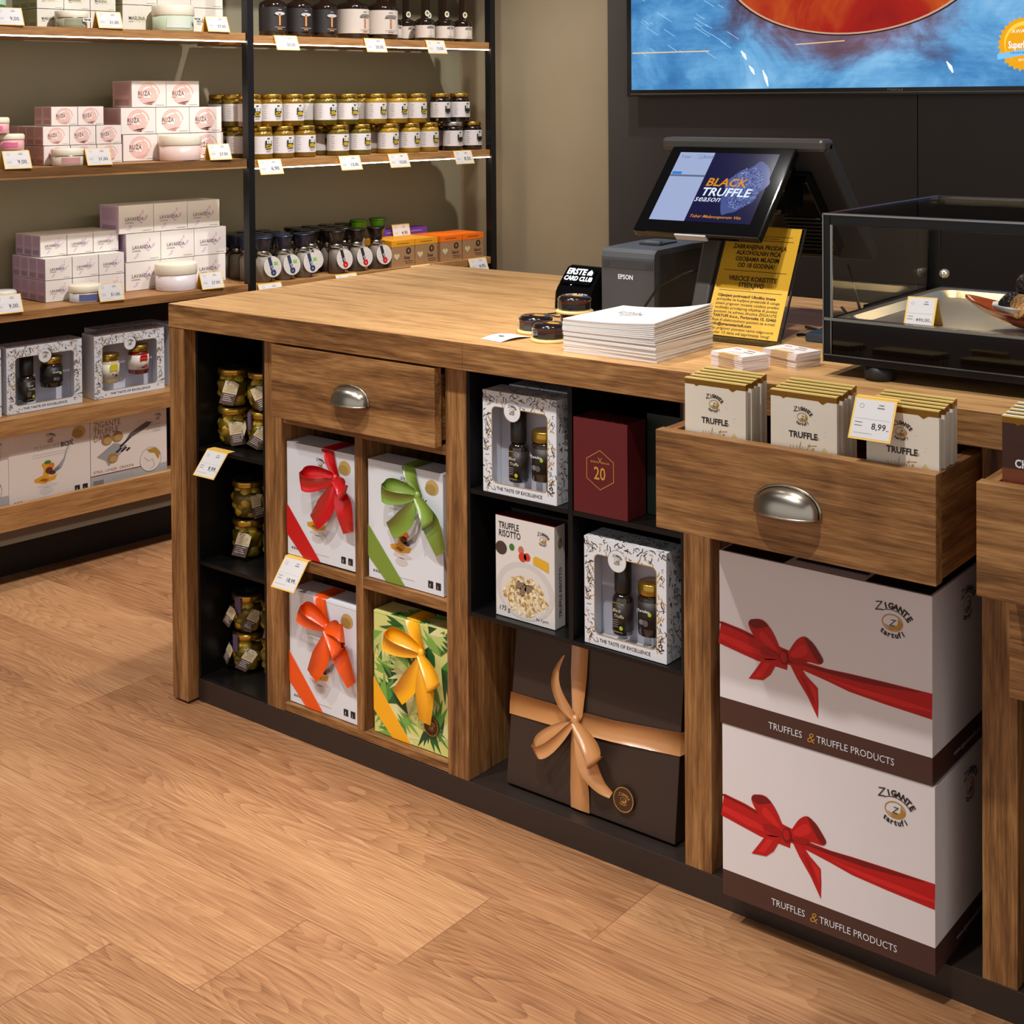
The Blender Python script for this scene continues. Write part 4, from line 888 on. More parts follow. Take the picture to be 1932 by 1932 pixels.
# receipt printer
g = empty('receipt_printer', (.9245, .475, T0), 0, 'dark grey receipt printer behind the brochure stack', 'printer')
pr = mat('printer_grey', (62, 63, 67), .5); mb = MB()
mb.prism([(0, 0), (0, .128), (.004, .140), (.014, .147), (.16, .150), (.225, .148), (.23, .140), (.23, 0)], 0, .139, pr); mb.box(.139, .141, .02, .23, .0, .135, mat('printer_side', (34, 35, 38), .45)); mb.build('body', g, .003)
mb = MB(); mb.box(.003, .136, -.0012, 0, .104, .122, mat('printer_band', (50, 51, 55), .45)); mb.box(.008, .020, -.002, -.0012, .107, .117, bkm); mb.box(.118, .130, -.002, -.0012, .107, .117, bkm); mb.build('front_band', g)
mb = MB(); mb.box(.045, .100, .085, .16, .1495, .153, bkm); mb.box(.05, .09, .10, .112, .153, .156, mat('paper_cutter', (160, 158, 156), .3, .8)); mb.build('paper_cover', g)
mb = MB(); a = mb.art((0, 0, 0), (1, 0, 0), (0, 0, 1)); a.text('EPSON', .064, .080, .0145, white, 2, 'c', bold=.02, sx=.9); mb.build('lettering', g)
# point of sale screens
g = empty('checkout_screens', (1.263, .42, T0), 0, 'black checkout terminal with a tilted customer screen and a larger screen facing away', 'monitor')
def TM(p0, p1, x0):    # frame lying in the plane from bottom p0=(y,z) to top p1
    d = Vector((0, p1[0]-p0[0], p1[1]-p0[1])); L = d.length; d.normalize(); nrm = Vector((0, -d.z, d.y))
    return Matrix(((1, 0, 0, x0), (0, -nrm.y, d.y, p0[0]), (0, -nrm.z, d.z, p0[1]), (0, 0, 0, 1))), L
T, L = TM((.308-.42, 1.160-T0), (.470-.42, 1.328-T0), 1.1175-1.263)
mb = MB(); mb.T = T; W = .291; mb.box(0, W, 0, .020, 0, L, bk); mb.box(.03, W-.03, .020, .045, .03, L-.03, bkm); cs = mb.build('customer_screen', g, .003)
mb = MB(); mb.T = T; mb.box(.100, .172, .003, .018, -.004, 0, mat('grey_label', (150, 146, 144), .5)); mb.build('label_plate', cs)
mb = MB(); mb.T = T; a = Art(mb, (0, -.0003, 0), (1, 0, 0), (0, 0, 1)); x0, x1, z0, z1 = .027, W-.030, .030, L-.018
bg = em('pos_dark_blue', (28, 26, 62), .9); pn = em('pos_pale_panel', (158, 172, 208), .9); a.rect(x0, z0, x1, z1, bg, 1); xm = x0+.084; a.rect(x0, z0, xm, z1, pn, 2)
wl = em('pos_white', (215, 228, 250), 1.); og = em('pos_orange', (214, 140, 34), .9); gy = em('pos_line', (100, 110, 140), .8)
a.rect(x0, z0+.118, xm, z0+.123, gy, 3); a.rect(x0+.003, z0+.124, x0+.026, z0+.131, em('pos_blue', (50, 120, 210), .9), 3); a.text('Total', x0+.006, z1-.016, .011, gy, 3); a.text('12,98 EUR', x0+.048, z1-.016, .010, gy, 3, sx=.9); a.ring(x0+.055, z1-.012, .03, .006, .0006, gy, 3, 4)
rg = random.Random(4); tf = em('pos_truffle', (72, 84, 140), .9); tf2 = em('pos_truffle_light', (140, 156, 210), .9); cx, cz = x1-.047, z0+.092
a.poly([(cx+.046*(1+.10*sin(3*t)+.05*sin(7*t)+.03*sin(11*t))*cos(t-.25), cz+.066*(1+.10*cos(4*t+1)+.04*sin(9*t))*sin(t)) for t in [2*pi*i/64 for i in range(64)]], tf, 2)
for i in range(420):
    t = rg.uniform(0, 6.28); q = math.sqrt(rg.random())*.9; u_, v_ = cx+.041*q*cos(t), cz+.062*q*sin(t); r = rg.uniform(0, 3.1); a.strip([(u_, v_), (u_+.005*cos(r), v_+.005*sin(r))], .0009, tf2 if i % 3 else bg, 3+i*.005)
a.text('BLACK', xm+.012, z0+.094, .030, og, 8, shear=.12, bold=.02, sx=1.0); a.text('TRUFFLE', xm+.010, z0+.068, .030, wl, 8, shear=.12, bold=.02, sx=.98); a.text('season', xm+.002, z0+.052, .023, wl, 9, shear=.25, sx=.95); a.text('Tuber Melanosporum Vitt.', xm+.008, z0+.010, .0105, og, 8, shear=.25, bold=.01, sx=1.05); mb.build('display', cs)
T2, L2 = TM((.745-.42, 1.090-T0), (.515-.42, 1.336-T0), 1.078-1.263)
mb = MB(); mb.T = T2; mb.box(0, .382, -.022, .012, 0, L2, bkm); mb.build('main_screen', g, .006)
mb = MB(); mb.box(1.078-1.263, 1.46-1.263, .485-.42, .535-.42, 1.318-T0, 1.346-T0, mat('screen_rim', (58, 54, 50), .35)); mb.build('top_rim', g, .008)
mb = MB(); mb.T = T2; mb.box(.05, .33, -.055, -.022, .05, L2-.06, bk)
for i in range(9): mb.box(.24, .325, -.058, -.055, .07+.012*i, .075+.012*i, bkm)
mb.build('rear_housing', g, .008)
mb = MB(); mb.box(-.06, .11, .055, .16, .24, .36, bk); mb.build('hinge_block', g, .01)
mb = MB(); mb.prism([(-.055, .006), (-.010, .006), (.085, .27), (.050, .29)], -.052, -.0135, mat('pole_grey', (70, 66, 62), .35)); mb.build('neck', g, .006)
mb = MB(); mb.box(-.115, -.0145, -.075, .15, 0, .010, bk); mb.build('base', g, .003)
for P in ([(-.215, .030, .004), (-.205, .028, .03), (-.17, .026, .075), (-.12, .028, .102), (-.05, .032, .125)], [(.16, .26, .12), (.26, .10, .05), (.36, .02, .004)], [(.15, .25, .03), (.24, .12, .02), (.37, .06, .004)], [(.13, .12, .004), (.22, .06, .006), (.31, .05, .016), (.37, .07, .004)], [(.16, .02, .004), (.25, .03, .012), (.33, .03, .005), (.37, -.01, .004)]):
    MB().tube(P, .003, blackM).build('cable', g)
# flat black box with cables behind the notice
mb = MB(); mb.box(1.475, 1.635, .64, .80, T0, T0+.045, bk); mb.box(1.485, 1.625, .6385, .64, T0+.008, T0+.012, mat('blue_grey_plastic', (52, 66, 78), .3)); o = mb.build('switch_box', bevel=.004); tag(o, 'low black plastic box with cables behind the yellow notice', 'box')
mb = MB(); mb.box(1.46, 1.61, .40, .56, T0, T0+.018, mat('slate_blue_plastic', (48, 60, 72), .25)); tag(mb.build('keypad', bevel=.003), 'flat slate blue keypad tray between the yellow notice and the glass case', 'keypad')
# yellow notice in an acrylic stand
g = empty('notice_stand', (1.258, .352, T0), 0, 'yellow printed notice in a leaning clear acrylic stand before the checkout screens', 'sign')
T3, L3 = TM((0, .001), (.112, .214), 0)
mb = MB(); mb.T = T3; acr = mat('acrylic_edge', (40, 38, 36), .15); mb.box(-.006, .172, .0012, .003, 0, L3+.002, glp); mb.box(.171, .174, -.001, .004, 0, L3+.002, acr); mb.box(-.008, -.005, -.001, .004, 0, L3+.002, acr); mb.build('acrylic_stand', g)
mb = MB(); mb.box(-.008, .174, -.055, .0, 0, .0015, glp); mb.build('foot', g)
mb = MB(); mb.T = T3; mb.box(0, .166, -.0006, .0006, .002, L3, mat('gold_yellow_paper', (222, 172, 48), .35, .25)); a = Art(mb, (0, -.0006, .002), (1, 0, 0), (0, 0, 1)); dk = mat('notice_ink', (52, 34, 10), .5)
def ln(v): a.rect(.012, v, .154, v+.0012, dk, 1)
ln(.208); a.lines(.012, .150, .218, 2, .005, dk, .0010, .3)
for i, t in enumerate(('ZABRANJENA PRODAJA', 'ALKOHOLNIH PICA', 'OSOBAMA MLADIM', 'OD 18 GODINA!')): a.text(t, .082, .189-.0135*i, .0135, dk, 2, 'c', bold=.03, sx=.84)
ln(.140)
for i, t in enumerate(('VRECICE KORISTITE', 'STEDLJIVO')): a.text(t, .082, .119-.0135*i, .0142, dk, 2, 'c', bold=.03, sx=.86)
ln(.096)
for i, t in enumerate(('Cijenjeni potrosaci! Ukoliko imate', 'primjedbe na kupljene proizvode ili usluge', 'pisani prigovor mozete osobno predati', 'voditelju prodajnog objekta ili poslati', 'postom na adresu drustva ZIGANTE', 'TARTUFI d.o.o., Portoroska 15, 52460', 'Buje ili elektronskom postom na e-mail:', 'info@zigantetartufi.com', 'Vas prigovor pismeno cemo odgovoriti', 'unutar 15 dana od zaprimanja istog!')):
    wd = tmesh(t)[2]*.0082; a.text(t, .012, .083-.0088*i, .0082, dk, 2, sx=min(.142/wd, 1.15), bold=.03 if i in (0, 5, 7) else .005)
mb.build('printed_sheet', g)
# glass display case
g = empty('display_case', (1.64, .11, T0), 0, 'low black framed glass display case holding truffles, right end of the counter', 'display case')
fr = mat('case_frame', (24, 24, 25), .3, .5); met = mat('steel_rail', (150, 148, 142), .25, 1.); W = .90; Dp = .51; z0, zd, zt = .025, .100, .282
mb = MB()
for (x, y) in ((0, 0), (W-.012, 0), (0, Dp-.012), (W-.012, Dp-.012)): mb.box(x, x+.012, y, y+.012, z0, zt, fr)
mb.box(.012, W, 0, .012, zt-.020, zt, fr); mb.box(.012, W, Dp-.012, Dp, zt-.012, zt, fr); mb.box(0, .012, .012, Dp-.012, zt-.006, zt, fr); mb.box(W-.012, W, .012, Dp, zt-.010, zt, fr)
mb.box(.012, W, 0, .014, z0, z0+.014, fr); mb.build('frame', g, .0015)
mb = MB(); mb.box(0, W, -.002, .0, zd-.003, zd+.002, met); mb.box(.0, W, -.002, 0, zt-.003, zt, met); mb.box(0, W, -.002, 0, z0+.012, z0+.014, met); mb.box(-.001, .001, -.002, .0, z0, zt, met); mb.box(.012, .016, .001, .004, z0+.014, zt-.02, met); mb.build('steel_trim', g)
mb = MB(); mb.box(.012, W-.012, .004, Dp-.014, z0, z0+.004, fr); mb.box(.014, W-.012, .001, .004, z0+.014, zd-.003, mat('gloss_black_glass', (6, 6, 6), .05, spec=.4)); mb.box(.0, .002, .012, Dp-.012, z0, zd-.002, fr); mb.box(.012, W-.012, Dp-.012, Dp, z0, zd, fr); mb.build('base_panel', g)
tray = mat('brushed_tray_steel', (156, 150, 136), .3, .8); dkm = mat('deck_steel', (112, 108, 98), .36, .75)
mb = MB()
def trayring(r0, r1, ra, rb, za, zb, m):
    A = rrect(*r0, ra, 4); B = rrect(*r1, rb, 4); n = len(A); mb.add([(u_, v_, za) for u_, v_ in A]+[(u_, v_, zb) for u_, v_ in B], [(i, (i+1) % n, n+(i+1) % n, n+i) for i in range(n)], m, True)
trayring((.013, .013, W-.013, Dp-.014), (.030, .028, .42, Dp-.045), .002, .03, zd, zd, dkm)
trayring((.030, .028, .42, Dp-.045), (.045, .043, .405, Dp-.060), .03, .02, zd, zd-.012, tray)
A = rrect(.045, .043, .405, Dp-.060, .02, 4); mb.add([(u_, v_, zd-.012) for u_, v_ in A], [tuple(range(len(A)))], tray)
mb.box(.44, W-.015, .02, Dp-.02, zd, zd+.001, dkm); mb.build('deck', g)
for nm, b in (('front_pane', (.014, W-.012, .002, .005, zd+.002, zt-.02)), ('left_pane', (.002, .005, .012, Dp-.012, zd-.002, zt-.006)), ('top_pane', (.008, W-.008, .008, Dp-.008, zt-.005, zt-.002)), ('rear_door', (.012, .46, Dp-.010, Dp-.007, zd, zt-.012)), ('rear_door', (.45, W-.012, Dp-.005, Dp-.002, zd, zt-.012))):
    MB().box(*b, glc).build(nm, g)
mb = MB(); mb.T = Matrix.Translation((.025, Dp-.020, zd+.028)) @ Matrix.Rotation(R(90), 4, 'X'); mb.lathe([(0, -.012), (.006, -.012), (.009, -.004), (.0095, .004), (.006, .012), (0, .014)], mat('clear_knob', (214, 210, 200), .1, .8), n=16); mb.build('knob', g)
MB().box(.02, W-.02, Dp-.030, Dp-.020, zt-.014, zt-.010, mat('case_light', (255, 226, 170), .5, emis=45.)).build('light_strip', g)
for (x, y) in ((.090, .028), (W-.09, .028), (.09, Dp-.04), (W-.09, Dp-.04)): MB().lathe([(0, 0), (.026, 0), (.026, .0245), (0, .0245)], mat('rubber_foot', (34, 37, 40), .5), (x, y, 0), 24).build('foot', g)
zT = T0+.088
mb = MB(); h = .052; w_ = .050; dp_ = .036
for s_ in (-1, 1):
    mb.add([(0, s_*dp_, 0), (w_, s_*dp_, 0), (w_, 0, h), (0, 0, h)], [(0, 1, 2, 3)], yel); mb.add([(0, s_*dp_+.0007, 0), (w_, s_*dp_+.0007, 0), (w_, .0007, h), (0, .0007, h)], [(3, 2, 1, 0)], yel)
price_art(mb.art((0, -dp_, 0), (1, 0, 0), Vector((0, dp_, h))), w_, math.hypot(dp_, h), '490,00', .003)
o = mb.build('price_card', loc=(1.764, .178, zT), rotz=R(8)); tag(o, 'folded price card reading 490,00 standing on the steel tray in the glass case', 'price card', GP)
# wooden dish with truffles
wd = mat('red_brown_lacquer', (156, 70, 34), .25, coat=.5); mb = MB(); vs = []; n, k = 36, 7
for sh_ in (0, 1):
    for j in range(k+1):
        q = j/k
        for i in range(n):
            t = 2*pi*i/n; ex = .105*q*(1+.25*abs(cos(t))**6); ey = .062*q; z = .036*q**2.4*(.8+.55*abs(cos(t))**4)+(.0035 if sh_ else 0); vs.append((ex*cos(t), ey*sin(t), z))
fs = []
for sh_ in (0, 1):
    o_ = sh_*(k+1)*n
    for j in range(k):
        for i in range(n):
            q_ = (o_+j*n+i, o_+j*n+(i+1) % n, o_+(j+1)*n+(i+1) % n, o_+(j+1)*n+i); fs.append(q_ if sh_ else q_[::-1])
for i in range(n): fs.append((k*n+i, k*n+(i+1) % n, (2*k+1)*n+(i+1) % n, (2*k+1)*n+i))
mb.add(vs, fs, wd, True); o = mb.build('dish', loc=(1.965, .265, zT), rotz=R(4)); tag(o, 'red brown lacquered wooden dish holding truffles in the glass case', 'dish')
mb = MB(); mb.lathe([(.012, .010), (.035, .012), (.052, .022), (.066, .040)], mat('napkin', (206, 204, 198), .7), n=9, smooth=False); mb.T = None; o = mb.build('paper_napkin', loc=(1.945, .262, zT+.002), rotz=.3); tag(o, 'white paper napkin lining the wooden dish under the truffles', 'napkin')
def truffle_mat():
    n = NT('truffle_skin'); x, y, z = sep_obj(n); v = n.n('ShaderNodeTexVoronoi'); v.inputs['Scale'].default_value = 160; n.l(n.comb(x, y, z), v.inputs['Vector'])
    n.l(n.ramp(v.outputs['Distance'], [(0, (50, 36, 30)), (.5, (24, 17, 15))]), n.b.inputs['Base Color']); n.b.inputs['Roughness'].default_value = .45; n.bump(v.outputs['Distance'], .9, .004); return n.m
tk = truffle_mat(); cutm = NT('truffle_flesh'); x, y, z = sep_obj(cutm); cutm.l(cutm.ramp(cutm.noise(cutm.comb(x, y, z), 90, 3, .6, 2.5), [(.4, (150, 96, 50)), (.5, (196, 142, 84)), (.6, (216, 170, 112))]), cutm.b.inputs['Base Color']); cutm.b.inputs['Roughness'].default_value = .6
rg = random.Random(9)
for i, (x, y, z, r, cut, lb) in enumerate(((1.925, .240, .040, .026, 0, 'knobbly black truffle at the left of the dish'), (1.952, .225, .040, .025, 1, 'cut truffle showing its pale veined flesh, in the dish'), (1.950, .262, .072, .030, 0, 'black truffle on top of the others in the dish'), (1.99, .25, .044, .026, 0, 'black truffle at the right of the dish, cut by the frame'))):
    mb = MB(); mb.ball((0, 0, 0), r, tk, 22, (1, .9, .92), .07, rg)
    o = mb.build('truffle', loc=(x, y, zT+z)); tag(o, lb, 'truffle', 'truffles in the wooden dish')
    if cut: m2 = MB(); m2.T = Matrix.Rotation(R(-30), 4, 'Z') @ Matrix.Rotation(R(72), 4, 'X'); m2.lathe([(0, r*.93), (.019, r*.90), (.021, r*.80)], cutm.m, n=22); m2.build('cut_face', o)

# ================================================================ cartons on the wall shelves
def small_box(kind, w, h, d, sd):
    c1, side, pr, word, sub = dict(lav=((232, 226, 222), (196, 166, 196), (214, 186, 214), 'LAVANDA', 'LAVENDER'), ruz=((232, 222, 218), (210, 160, 156), (226, 178, 170), 'RUŽA', 'ROSE'), mas=((222, 216, 204), (184, 192, 140), (206, 204, 160), 'MASLINA', 'OLIVE'))[kind]
    m = mat(kind+'_carton', c1, .4); ms = mat(kind+'_side', side, .45); mp = mat(kind+'_print', pr, .45); mp2 = mat(kind+'_side_print', tuple(int(x*.8) for x in side), .5)
    mb = MB(); e = .0008; mb.box(e, w-e, 0, d-e, e, h-e, m); a = mb.art((0, 0, 0), (1, 0, 0), (0, 0, 1)); s = h/.1
    if kind == 'lav':
        rg = random.Random(sd)
        for (u0, v0, t, n_) in ((.52*w, .50*h, .75, 8), (.60*w, .36*h, .5, 8), (.26*w, .14*h, .7, 4)):
            for i in range(n_): q = i*.034*w; a.ell(u0+q*cos(t)*1.1+rg.uniform(-.03, .03)*w, v0+q*1.2*sin(t)+rg.uniform(-.05, .05)*h, .030*w, .036*h, mp, 1+.01*i, 7, rg.uniform(0, 3))
        a.strip([(.2*w, .10*h), (.46*w, .34*h), (.60*w, .52*h)], .003*w, mp, 1)
    elif kind == 'ruz':
        cx, cz = .50*w, .50*h
        for r, t0 in ((.40, 0), (.33, 1.2), (.26, 2.6), (.19, 4.), (.12, 5.2)): a.ring(cx, cz, r*h*1.12, r*h, .055*h, mp, 1, 16, t0, t0+5.0)
        a.poly([(cx-.25*h, cz-.36*h), (cx-.02*h, cz-.30*h), (cx+.34*h, cz-.26*h), (cx+.12*h, cz-.42*h)], mp, 1)
    else:
        for k in range(9): t = R(10+20*k); a.strip([(.55*w+.05*w*cos(t), .35*h+.05*h*sin(t)), (.55*w+.36*w*cos(t), .35*h+.42*h*sin(t))], [.02*w, .004*w], mp, 1)
    a.text(word, .17*w, .44*h, .135*w if kind != 'ruz' else .16*w, mat('soft_ink', (84, 74, 72), .5), 3, bold=.005, sx=.86); a.text(sub, .17*w, .35*h, .05*w, ink, 3); a.rect(.68*w, .07*h, .94*w, .085*h, grey, 2)
    b = mb.art((0, d, 0), (0, -1, 0), (0, 0, 1)); b.rect(.04*d, .03*h, .96*d, .97*h, ms, 1)
    for i in range(8): b.rect(.14*d, (.86-.055*i)*h, .86*d, (.875-.055*i)*h, mp2, 2)
    b.rect(.14*d, .08*h, .86*d, .30*h, mp2, 2)
    return mb.build('carton')
ROW = ['bottom', 'middle', 'top']
NAME = dict(lav='lavender', ruz='rose', mas='olive'); ZS = dict(lav=.8175, ruz=1.237, mas=1.6555)
DEP = ['front', 'second deep', 'third deep', 'rearmost']
def grid(kind, size, proto, s0, w, h, d, rows, off0):
    for (r, ncol, s_off, o_off, ndeep, full) in rows:
        for k in range(ndeep):
            for c in range(ncol):
                if k and c and not full: continue
                s = s0+s_off+c*(w+.0006)+rnd.uniform(-.0003, .0003)
                sh(proto, s, off0+o_off+k*(d+.0006), ZS[kind]+.0003+r*(h+.0004), '%s white %s print carton, %s row, %s%s' % (size, NAME[kind], ROW[r] if not (kind == 'mas' and r == 1) else 'upper', ('leftmost', 'centre', 'rightmost')[c] if ncol == 3 else ('left', 'right')[c], (', '+DEP[k]) if ndeep > 1 else ''), 'carton', '%s %s cartons on the wall shelf' % (size, NAME[kind]))
pb = small_box('lav', .0895, .0665, .053, 1); grid('lav', 'small', pb, .252, .0895, .0665, .053, [(0, 3, 0, 0, 4, 0), (1, 3, 0, 0, 4, 0), (2, 3, .012, .054, 3, 1)], 1.090)
pb = small_box('lav', .127, .0925, .12, 2); grid('lav', 'large', pb, .548, .127, .0925, .12, [(0, 3, 0, 0, 1, 0), (1, 3, .003, 0, 1, 0), (2, 3, -.022, 0, 1, 0)], 1.127)
pb = small_box('ruz', .0885, .0595, .053, 1); grid('ruz', 'small', pb, .252, .0885, .0595, .053, [(0, 3, 0, 0, 4, 0), (1, 3, -.002, 0, 4, 0), (2, 2, .026, 0, 2, 0)], 1.090)
pb = small_box('ruz', .127, .0865, .12, 2); grid('ruz', 'large', pb, .544, .127, .0865, .12, [(0, 3, 0, 0, 1, 0), (1, 3, -.006, 0, 1, 0), (2, 2, .034, 0, 1, 0)], 1.127)
pb = small_box('mas', .0885, .0595, .053, 1); grid('mas', 'small', pb, .236, .0885, .0595, .053, [(0, 3, 0, 0, 3, 0), (1, 3, 0, 0, 3, 0)], 1.090)
pb = small_box('mas', .127, .0865, .12, 2); grid('mas', 'large', pb, .548, .127, .0865, .12, [(0, 3, 0, 0, 1, 0), (1, 3, 0, 0, 1, 0)], 1.127)
# cream jars standing in front
def cream_jar(r, h, c, lc=None, band=None):
    g = empty('cream_jar'); MB().lathe([(0, 0), (r*.93, 0), (r*.96, .004), (r*.97, h*.60), (0, h*.60)], c, n=36).build('base', g)
    MB().lathe([(0, h*.60), (r*.985, h*.60), (r, h*.62), (r, h*.94), (r*.95, h), (0, h)], mat('ivory_lid', (236, 226, 206), .35), n=36).build('lid', g)
    if lc:
        mb = MB(); n = 12; mb.add([((r*.985)*sin(t), -(r*.985)*cos(t), z) for z in (h*.12, h*.50) for t in [R(-50+70*i/n) for i in range(n+1)]], [(i, i+1, n+2+i, n+1+i) for i in range(n)], lc, True); mb.build('label', g)
    if band: MB().lathe([(r*.96, h*.56), (r*.985, h*.57), (r*.985, h*.60), (r*.96, h*.61)], band, n=36).build('band', g)
    return g
def pale(n, c): return mat(n, c, .35)
CJ = 'cream jars in front of the cartons'
sh(cream_jar(.068, .088, pale('lilac_jar', (222, 210, 212))), .690, 1.056, .8175, 'large pale lilac cream jar in front of the large lavender cartons', 'cream jar', CJ)
sh(cream_jar(.049, .052, pale('lilac_glass', (196, 200, 206)), mat('indigo_label', (96, 100, 150), .5), lidG), .355, 1.037, .8175, 'small clear based cream jar with blue print in front of the small lavender cartons', 'cream jar', CJ)
sh(cream_jar(.068, .084, pale('rose_jar', (226, 196, 188))), .708, 1.052, 1.237, 'large pale pink cream jar in front of the large rose cartons', 'cream jar', CJ)
sh(cream_jar(.049, .052, pale('rose_glass', (216, 204, 190)), mat('dusty_pink_label', (206, 150, 146), .5), nickel), .303, 1.037, 1.237, 'small cream jar with pink label in front of the small rose cartons', 'cream jar', CJ)
sh(cream_jar(.068, .085, pale('green_jar', (192, 206, 178)), mat('tester_label_pale', (214, 220, 208), .5)), .690, 1.056, 1.6555, 'large pale green cream jar in front of the large olive cartons', 'cream jar', CJ)
sh(cream_jar(.049, .052, pale('sage_glass', (168, 166, 140)), mat('sage_label', (146, 146, 118), .5), nickel), .320, 1.037, 1.6555, 'small sage cream jar in front of the small olive cartons', 'cream jar', CJ)
for (s, o_, z) in ((.720, .9857, 1.69), (.330, .986, 1.674)):
    mb = MB(); mb.box(0, .030, 0, .0006, 0, .011, whiteP); mb.art((0, 0, 0), (1, 0, 0), (0, 0, 1)).text('TESTER', .015, .0028, .0075, ink, 1, 'c', bold=.05); o = mb.build('tester_sticker', loc=SP(s, o_-.0012, z), rotz=SA); tag(o, 'tiny white sticker reading TESTER on the %s cream jar of the top shelf' % ('large green' if s > .5 else 'small sage'), 'sticker')
# low pots at the left edge
def pot(c, lid, print_):
    g = empty('pot'); MB().lathe([(0, 0), (.036, 0), (.038, .003), (.038, .032), (0, .032)], c, n=28).build('base', g); MB().lathe([(0, .032), (.039, .032), (.0395, .034), (.0395, .044), (.036, .049), (0, .049)], lid, n=28).build('lid', g)
    mb = MB(); n = 8; mb.add([(.0392*sin(t), -.0392*cos(t), z) for z in (.010, .024) for t in [R(-60+64*i/n) for i in range(n+1)]], [(i, i+1, n+2+i, n+1+i) for i in range(n)], print_, True); mb.build('label', g); return g
ivl = MATS['ivory_lid']; pk = pot(pale('pink_pot', (222, 170, 170)), ivl, mat('hot_pink', (232, 110, 156), .5)); pg_ = 'small pots at the left edge of the shelves'
for (s, z, lb) in ((.168, 1.2375, 'bottom'), (.155, 1.2875, 'middle'), (.108, 1.3375, 'top')): sh(pk, s, 1.105, z, 'pale pink pot with white lid at the left edge, %s of the pile, rose shelf' % lb, 'pot', pg_)
sh(pot(pale('lilac_pot', (196, 180, 200)), pale('white_lid', (226, 222, 220)), mat('violet_label', (120, 90, 150), .5)), .128, 1.115, .8175, 'lilac pot with white lid at the left edge of the lavender shelf', 'pot', pg_)
mb = MB(); mb.lathe([(0, 0), (.030, 0), (.032, .004), (.032, .085), (.022, .10), (.022, .12), (0, .12)], pale('green_bottle', (176, 200, 178)), n=24); a = mb.art((0, -.0325, 0), (1, 0, 0), (0, 0, 1)); a.ell(0, .06, .020, .007, mat('deep_green', (40, 110, 50), .5), 1); o = mb.build('lotion_bottle'); sh(o, .118, 1.12, 1.6555, 'pale green lotion bottle with a green oval at the left edge of the top shelf', 'bottle')
# tents before the cartons
for (s, z, p_, nm, t_) in ((.372, .8175, '31,00', 'small lavender cartons', 0), (.738, .8175, '27,00', 'large lavender cartons', 0), (.040, .8175, '9,00', 'lilac pots', 0), (.073, 1.237, '9,00', 'pink pots', 0), (.336, 1.237, '31,00', 'small rose cartons', 0), (.774, 1.237, '27,00', 'large rose cartons', 0),
        (.055, 1.6555, '9,00', 'pale green lotion bottle', 0), (.379, 1.6555, '31,00', 'small olive cartons', 0), (.771, 1.6555, '27,00', 'large olive cartons', 0)):
    mb = tent(.083, .052, p_, dep=.021); o = mb.build('price_card', loc=SP(s, .997, z), rotz=SA+R(-2)); tag(o, 'folded yellow price card standing before the %s' % nm, 'price card', GP)

# ================================================================ bottles
def bottle(r, hb, hn, rn, lc, pr, ty):
    g = empty('bottle'); MB().lathe([(0, 0), (r*.9, 0), (r, .006), (r, hb*.86), (r*.93, hb*.93), (r*.6, hb), (rn, hb*1.06), (rn, hn), (0, hn)], brnG, n=32).build('glass', g)
    mb = MB(); n = 18; mb.add([(r*1.008*sin(t), -r*1.008*cos(t), z) for z in (hb*.15, hb*(.80 if ty != 'small' else .70)) for t in [R(-120+200*i/n) for i in range(n+1)]], [(i, i+1, n+2+i, n+1+i) for i in range(n)], lc, True)
    c = R(-6); U = Vector((cos(c), sin(c), 0)); N = Vector((sin(c), -cos(c), 0)); a = Art(mb, N*(r*1.016), U, (0, 0, 1)); q = r
    dkp, acc = pr
    a.ell(0, hb*.62, q*.42, hb*.05, dkp, 3, 12); a.rect(-q*.07, hb*.30, q*.07, hb*.62, acc, 3); a.rect(-q*.42, hb*.24, q*.42, hb*.25, dkp, 3); a.rect(-q*.2, hb*.19, q*.2, hb*.21, acc, 3); a.text('ISTRA', 0, hb*.185, .006, acc, 4, 'c'); a.rect(-q*.14, hb*.72, q*.14, hb*.735, dkp, 3)
    mb.build('label', g)
    if ty == 'small': mb = MB(); a = mb.art((0, -rn*1.05, hb*1.24), (1, 0, 0), (0, 0, 1)); a.ell(0, 0, .012, .012, mat('white_seal', (214, 210, 200), .5), 6); a.ell(0, .001, .006, .006, mat('seal_green', (110, 110, 30), .5), 7); mb.build('neck_seal', g)
    return g
wl_ = mat('stone_label', (206, 192, 180), .55); dkl = mat('black_label', (40, 34, 36), .5); BG = 'bottles on the top right shelf'
b1 = bottle(.047, .125, .22, .016, dkl, (lgrey, mat('orange_ink', (206, 132, 60), .5)), 'big'); zt_ = 1.6495
for i, s in enumerate((1.082, 1.194, 1.308)): sh(b1, s, 1.052, zt_, 'dark bottle with black label, %s of three on the top right shelf' % ('left', 'middle', 'right')[i], 'bottle', BG)
b2 = bottle(.060, .135, .23, .018, wl_, (grey, mat('rust_ink', (180, 120, 84), .5)), 'big')
sh(b2, 1.455, 1.075, zt_, 'large dark bottle with stone white label, left of two, beside the black labelled ones', 'bottle', BG, turn=R(14)); sh(b2, 1.582, 1.062, zt_, 'large dark bottle with stone white label, right of two, top right shelf', 'bottle', BG)
b3 = bottle(.0385, .085, .20, .0135, wl_, (grey, lgrey), 'small')
for i, (s, o_) in enumerate(((1.782, 1.045), (1.884, 1.045), (1.980, 1.045))): sh(b3, s, o_, zt_, 'small dark bottle with white label, %s of the front three at the shelf end' % ('left', 'middle', 'right')[i], 'bottle', BG)
for i, (s, o_) in enumerate(((1.694, 1.13), (1.780, 1.150), (1.888, 1.15), (1.968, 1.15))): sh(b3, s, o_, zt_, 'small dark white labelled bottle, %s in the row behind, shelf end' % ORD[i], 'bottle', BG)

